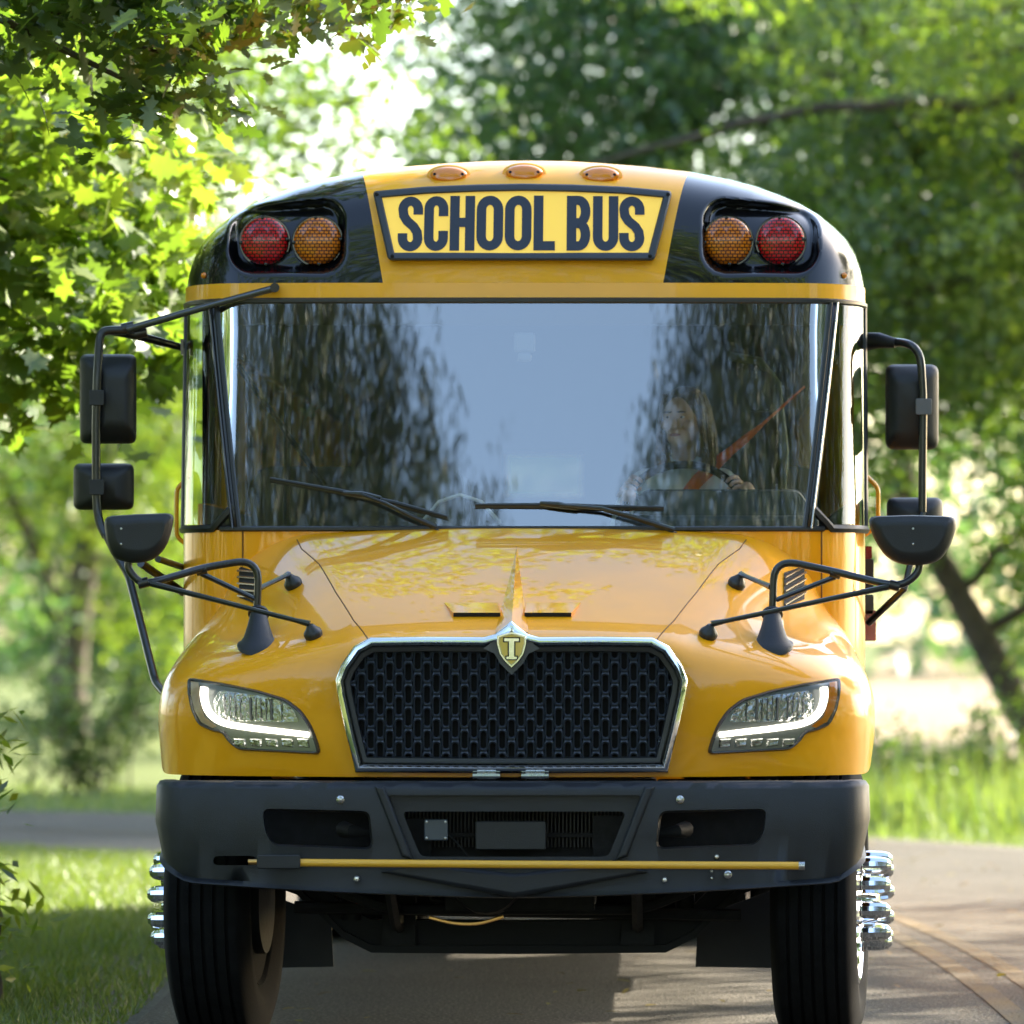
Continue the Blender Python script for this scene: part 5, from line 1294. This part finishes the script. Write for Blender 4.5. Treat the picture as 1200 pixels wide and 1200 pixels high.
for (x0, x1, y0, y1, zt_, n_) in ((17, 24, -40, 6, 8.5, 420), (-25, -16, -40, 12, 12, 520)):
    c2 = np.stack([rng.uniform(x0, x1, n_), rng.uniform(y0, y1, n_), rng.uniform(.3, zt_, n_)], 1); i2 = np.repeat(np.arange(n_), 40); WP = np.vstack([WP, c2[i2] + rng.normal(size=(len(i2), 3)) * .9])
WP = WP[WP[:, 2] > 0]; ww = leaves('woodland_edge', WP, .6, L_DARK, None, LEAF_DIAMOND, rng, .2); tag(ww, kind='stuff')

# ---- grass, weeds and shrubs
def blades(name, P, h, wdt, m, rng, lean_=.35):
    N = len(P); T = np.array([(-.5, 0), (.5, 0), (0, 1)]); a = rng.uniform(0, math.pi, N); dx, dy = np.cos(a), np.sin(a); hh = h * rng.uniform(.5, 1.3, N); ln = rng.normal(size=(N, 2)) * lean_
    V = np.zeros((N, 3, 3)); 
    for k, (u, v) in enumerate(T):
        V[:, k, 0] = P[:, 0] + u * wdt * dx + v * hh * ln[:, 0]; V[:, k, 1] = P[:, 1] + u * wdt * dy + v * hh * ln[:, 1]; V[:, k, 2] = P[:, 2] + v * hh
    me = bpy.data.meshes.new(name); V = V.reshape(-1, 3).astype(np.float32); F = np.arange(N * 3, dtype=np.int32)
    me.vertices.add(N * 3); me.vertices.foreach_set('co', V.ravel()); me.loops.add(N * 3); me.loops.foreach_set('vertex_index', F); me.polygons.add(N)
    me.polygons.foreach_set('loop_start', np.arange(0, N * 3, 3, dtype=np.int32)); me.polygons.foreach_set('loop_total', np.full(N, 3, dtype=np.int32))
    at = me.attributes.new('hue', 'FLOAT', 'POINT'); at.data.foreach_set('value', np.repeat(rng.uniform(0, 1, N), 3).astype(np.float32)); me.update(); me.materials.append(m)
    return link(bpy.data.objects.new(name, me))
L_GRASS = leaf_mat('grass_blade', (.07, .11, .016), (.15, .18, .035), .45, (1.4, 1.6, .6))
L_TALL = leaf_mat('tall_grass_blade', (.10, .16, .03), (.22, .25, .08), .45, (1.3, 1.5, .6))
CLp = np.array([(p.x, p.y) for p in CL])
def off_road(P, lo, hi):
    d = np.full(len(P), 1e9); sd = np.zeros(len(P))
    for a, b in zip(CLp[:-1], CLp[1:]):
        ab = b - a; L2 = (ab ** 2).sum()
        if L2 < 1e-9: continue
        t = np.clip(((P[:, :2] - a) @ ab) / L2, 0, 1); q = a + t[:, None] * ab; v = P[:, :2] - q; dd = np.hypot(v[:, 0], v[:, 1]); cr_ = ab[0] * v[:, 1] - ab[1] * v[:, 0]
        m_ = dd < d; d[m_] = dd[m_]; sd[m_] = np.sign(cr_[m_])
    q = np.clip((P[:, 1] - 9) / 8, 0, 1); cut = np.where(sd > 0, 1.35 * q * q * (3 - 2 * q), 0)
    return (d > lo - cut) & (d < hi), sd
rng = np.random.default_rng(5)
P = np.stack([rng.uniform(-7, 0, 170000), rng.uniform(-.5, 25, 170000), np.zeros(170000)], 1); ok, sd = off_road(P, 3.5, 30); P = P[ok]
lawn = blades('grass', P, .055, .011, L_GRASS, rng, .5); tag(lawn, kind='stuff')
P = np.stack([rng.uniform(-16, 14, 240000), rng.uniform(16, 46, 240000), np.zeros(240000)], 1); ok, sd = off_road(P, 3.6, 9); ok &= sd < 0; P = P[ok & (rng.uniform(size=len(P)) < .5)]
mg = blades('verge_grass', P, .10, .016, L_TALL, rng, .4); tag(mg, kind='stuff')
P = np.stack([rng.uniform(.5, 12, 60000), rng.uniform(20, 44, 60000), np.zeros(60000)], 1); ok, sd = off_road(P, 4.6, 11); P = P[ok & (sd < 0)]
hg = .40 + .22 * np.sin(P[:, 0] * 2.3 + np.sin(P[:, 1] * 1.7) * 2) * np.cos(P[:, 1] * 1.1 + P[:, 0])
tg = blades('tall_grass', P, hg, .022, L_TALL, rng, .22); tag(tg, kind='stuff')
def shrub(label, x, y, rx, ry, h_, n, m, seed, size=.09, shape=LEAF_DIAMOND, name='shrub', group='shrubs behind the road'):
    rng = np.random.default_rng(seed); root = empty(name, (x, y, 0)); tag(root, label, 'shrub', group); st = MB(); Pn = []
    for k in range(max(8, n // 60)):
        tip = Vector((x + rng.normal() * rx * .6, y + rng.normal() * ry * .6, h_ * rng.uniform(.45, 1.1))); b = Vector((x + rng.normal() * rx * .3, y + rng.normal() * ry * .3, 0)); pts = limb(st, rng, b, tip, .012, .003, .1, 6, .15)
        for j in range(n // max(8, n // 60)):
            t = rng.uniform(.15, 1) * 5.99; i = int(t); p = pts[i].lerp(pts[i + 1], t - i); Pn.append([p.x + rng.normal() * .09, p.y + rng.normal() * .09, max(.03, p.z + rng.normal() * .07)])
    s_ = st.build('stem', M_BARK, None, smooth=80); s_.parent = root; s_.matrix_parent_inverse = Matrix.Translation((-x, -y, 0))
    f_ = leaves('foliage', np.array(Pn), size, m, None, shape, rng, .3); f_.parent = root; f_.matrix_parent_inverse = Matrix.Translation((-x, -y, 0)); return root
shrub('slender leaved shrub at the left edge of the lawn, nearest the camera', -2.36, 3.2, .26, .5, 1.2, 1100, L_BRIGHT, 61, .10, (LEAF_NARROW[0] * np.array([1.5, 1, 1]), LEAF_NARROW[1]), group=None)
for i, (x, y, h_) in enumerate(((-9.4, 31, 1.1), (-7.6, 31.5, 1.5), (-6.0, 31, 1.0), (-4.6, 31.5, 1.3), (-11, 32, 1.6))):
    shrub(('low pale shrub across the far road, at the left edge', 'taller pale shrub across the far road, second from left', 'small pale shrub across the far road, third from left', 'pale shrub across the far road, closest to the bus', 'bushy pale shrub across the far road, beyond the left edge')[i], x, y, .9, .6, h_, 1300, L_WEED, 70 + i, .10)
for i, (x, y, h_, m) in enumerate(((2.4, 26, .75, L_WEED), (2.95, 27, .9, L_WEED), (3.75, 27.5, 1.3, L_MID), (4.6, 29, 2.0, L_MID))):
    shrub(('pale flowering weeds beside the road, right of the bus', 'pale weeds beside the road, between the bus and the leaning trunk', 'tall leafy bush at the foot of the leaning trunk', 'tallest leafy bush right of the leaning trunk')[i], x, y, .55, .5, h_, 900, m, 80 + i, .09, group='shrubs right of the road')

# fallen leaves on the asphalt
rng = np.random.default_rng(9); P = np.stack([rng.uniform(-3, 8, 900), rng.uniform(-1, 24, 900), np.full(900, .03)], 1); ok, sd = off_road(P, -1, 3.3); P = P[ok]
ll = leaves('leaf_litter', P, .055, leaf_mat('dry_leaf', (.16, .09, .03), (.20, .17, .05), .2), None, LEAF_OAK, rng, 2.0); tag(ll, kind='stuff')
# ---- pieces that are separate things to the eye become parts of their own
def split_loose(o):
    me = o.data; n = len(me.vertices); par = list(range(n))
    def find(a):
        while par[a] != a: par[a] = par[par[a]]; a = par[a]
        return a
    for e in me.edges:
        a, b = find(e.vertices[0]), find(e.vertices[1])
        if a != b: par[a] = b
    groups = {}
    for p in me.polygons: groups.setdefault(find(p.vertices[0]), []).append(p)
    if len(groups) < 2: return
    kids = [c for c in bpy.data.objects if c.parent == o]
    for gi, (k, polys) in enumerate(groups.items()):
        ids = sorted({v for p in polys for v in p.vertices}); mp = {v: i for i, v in enumerate(ids)}
        m2 = bpy.data.meshes.new(me.name); m2.from_pydata([me.vertices[v].co[:] for v in ids], [], [[mp[v] for v in p.vertices] for p in polys])
        m2.polygons.foreach_set('use_smooth', [p.use_smooth for p in polys])
        for m in me.materials: m2.materials.append(m)
        try: m2.set_sharp_from_angle(angle=R(38))
        except Exception: pass
        if gi == 0: first = m2; continue
        c = o.copy(); c.data = m2; COL.objects.link(c)
    o.data = first
SPLIT = ('bumper_bolt', 'mirror_bracket', 'brace_foot', 'arm_brace', 'hood_seam', 'sign_screw', 'marker_screw', 'sensor_screw', 'mirror_screw', 'eye', 'eyebrow', 'leaf_spring', 'lower_lamp', 'lamp_divider',
         'radiator_bracket', 'chassis_frame', 'panel_gap', 'tie_rod', 'arm_clamp', 'lens_clip', 'fuel_tank', 'door_post', 'roof_rib', 'rub_rail', 'vent_slat', 'collar', 'windshield_gasket', 'lower_support', 'wheel_spoke', 'interior_liner', 'side_vent')
for o in list(bpy.data.objects):
    if o.type == 'MESH' and o.name.split('.')[0] in SPLIT and not o.modifiers: split_loose(o)
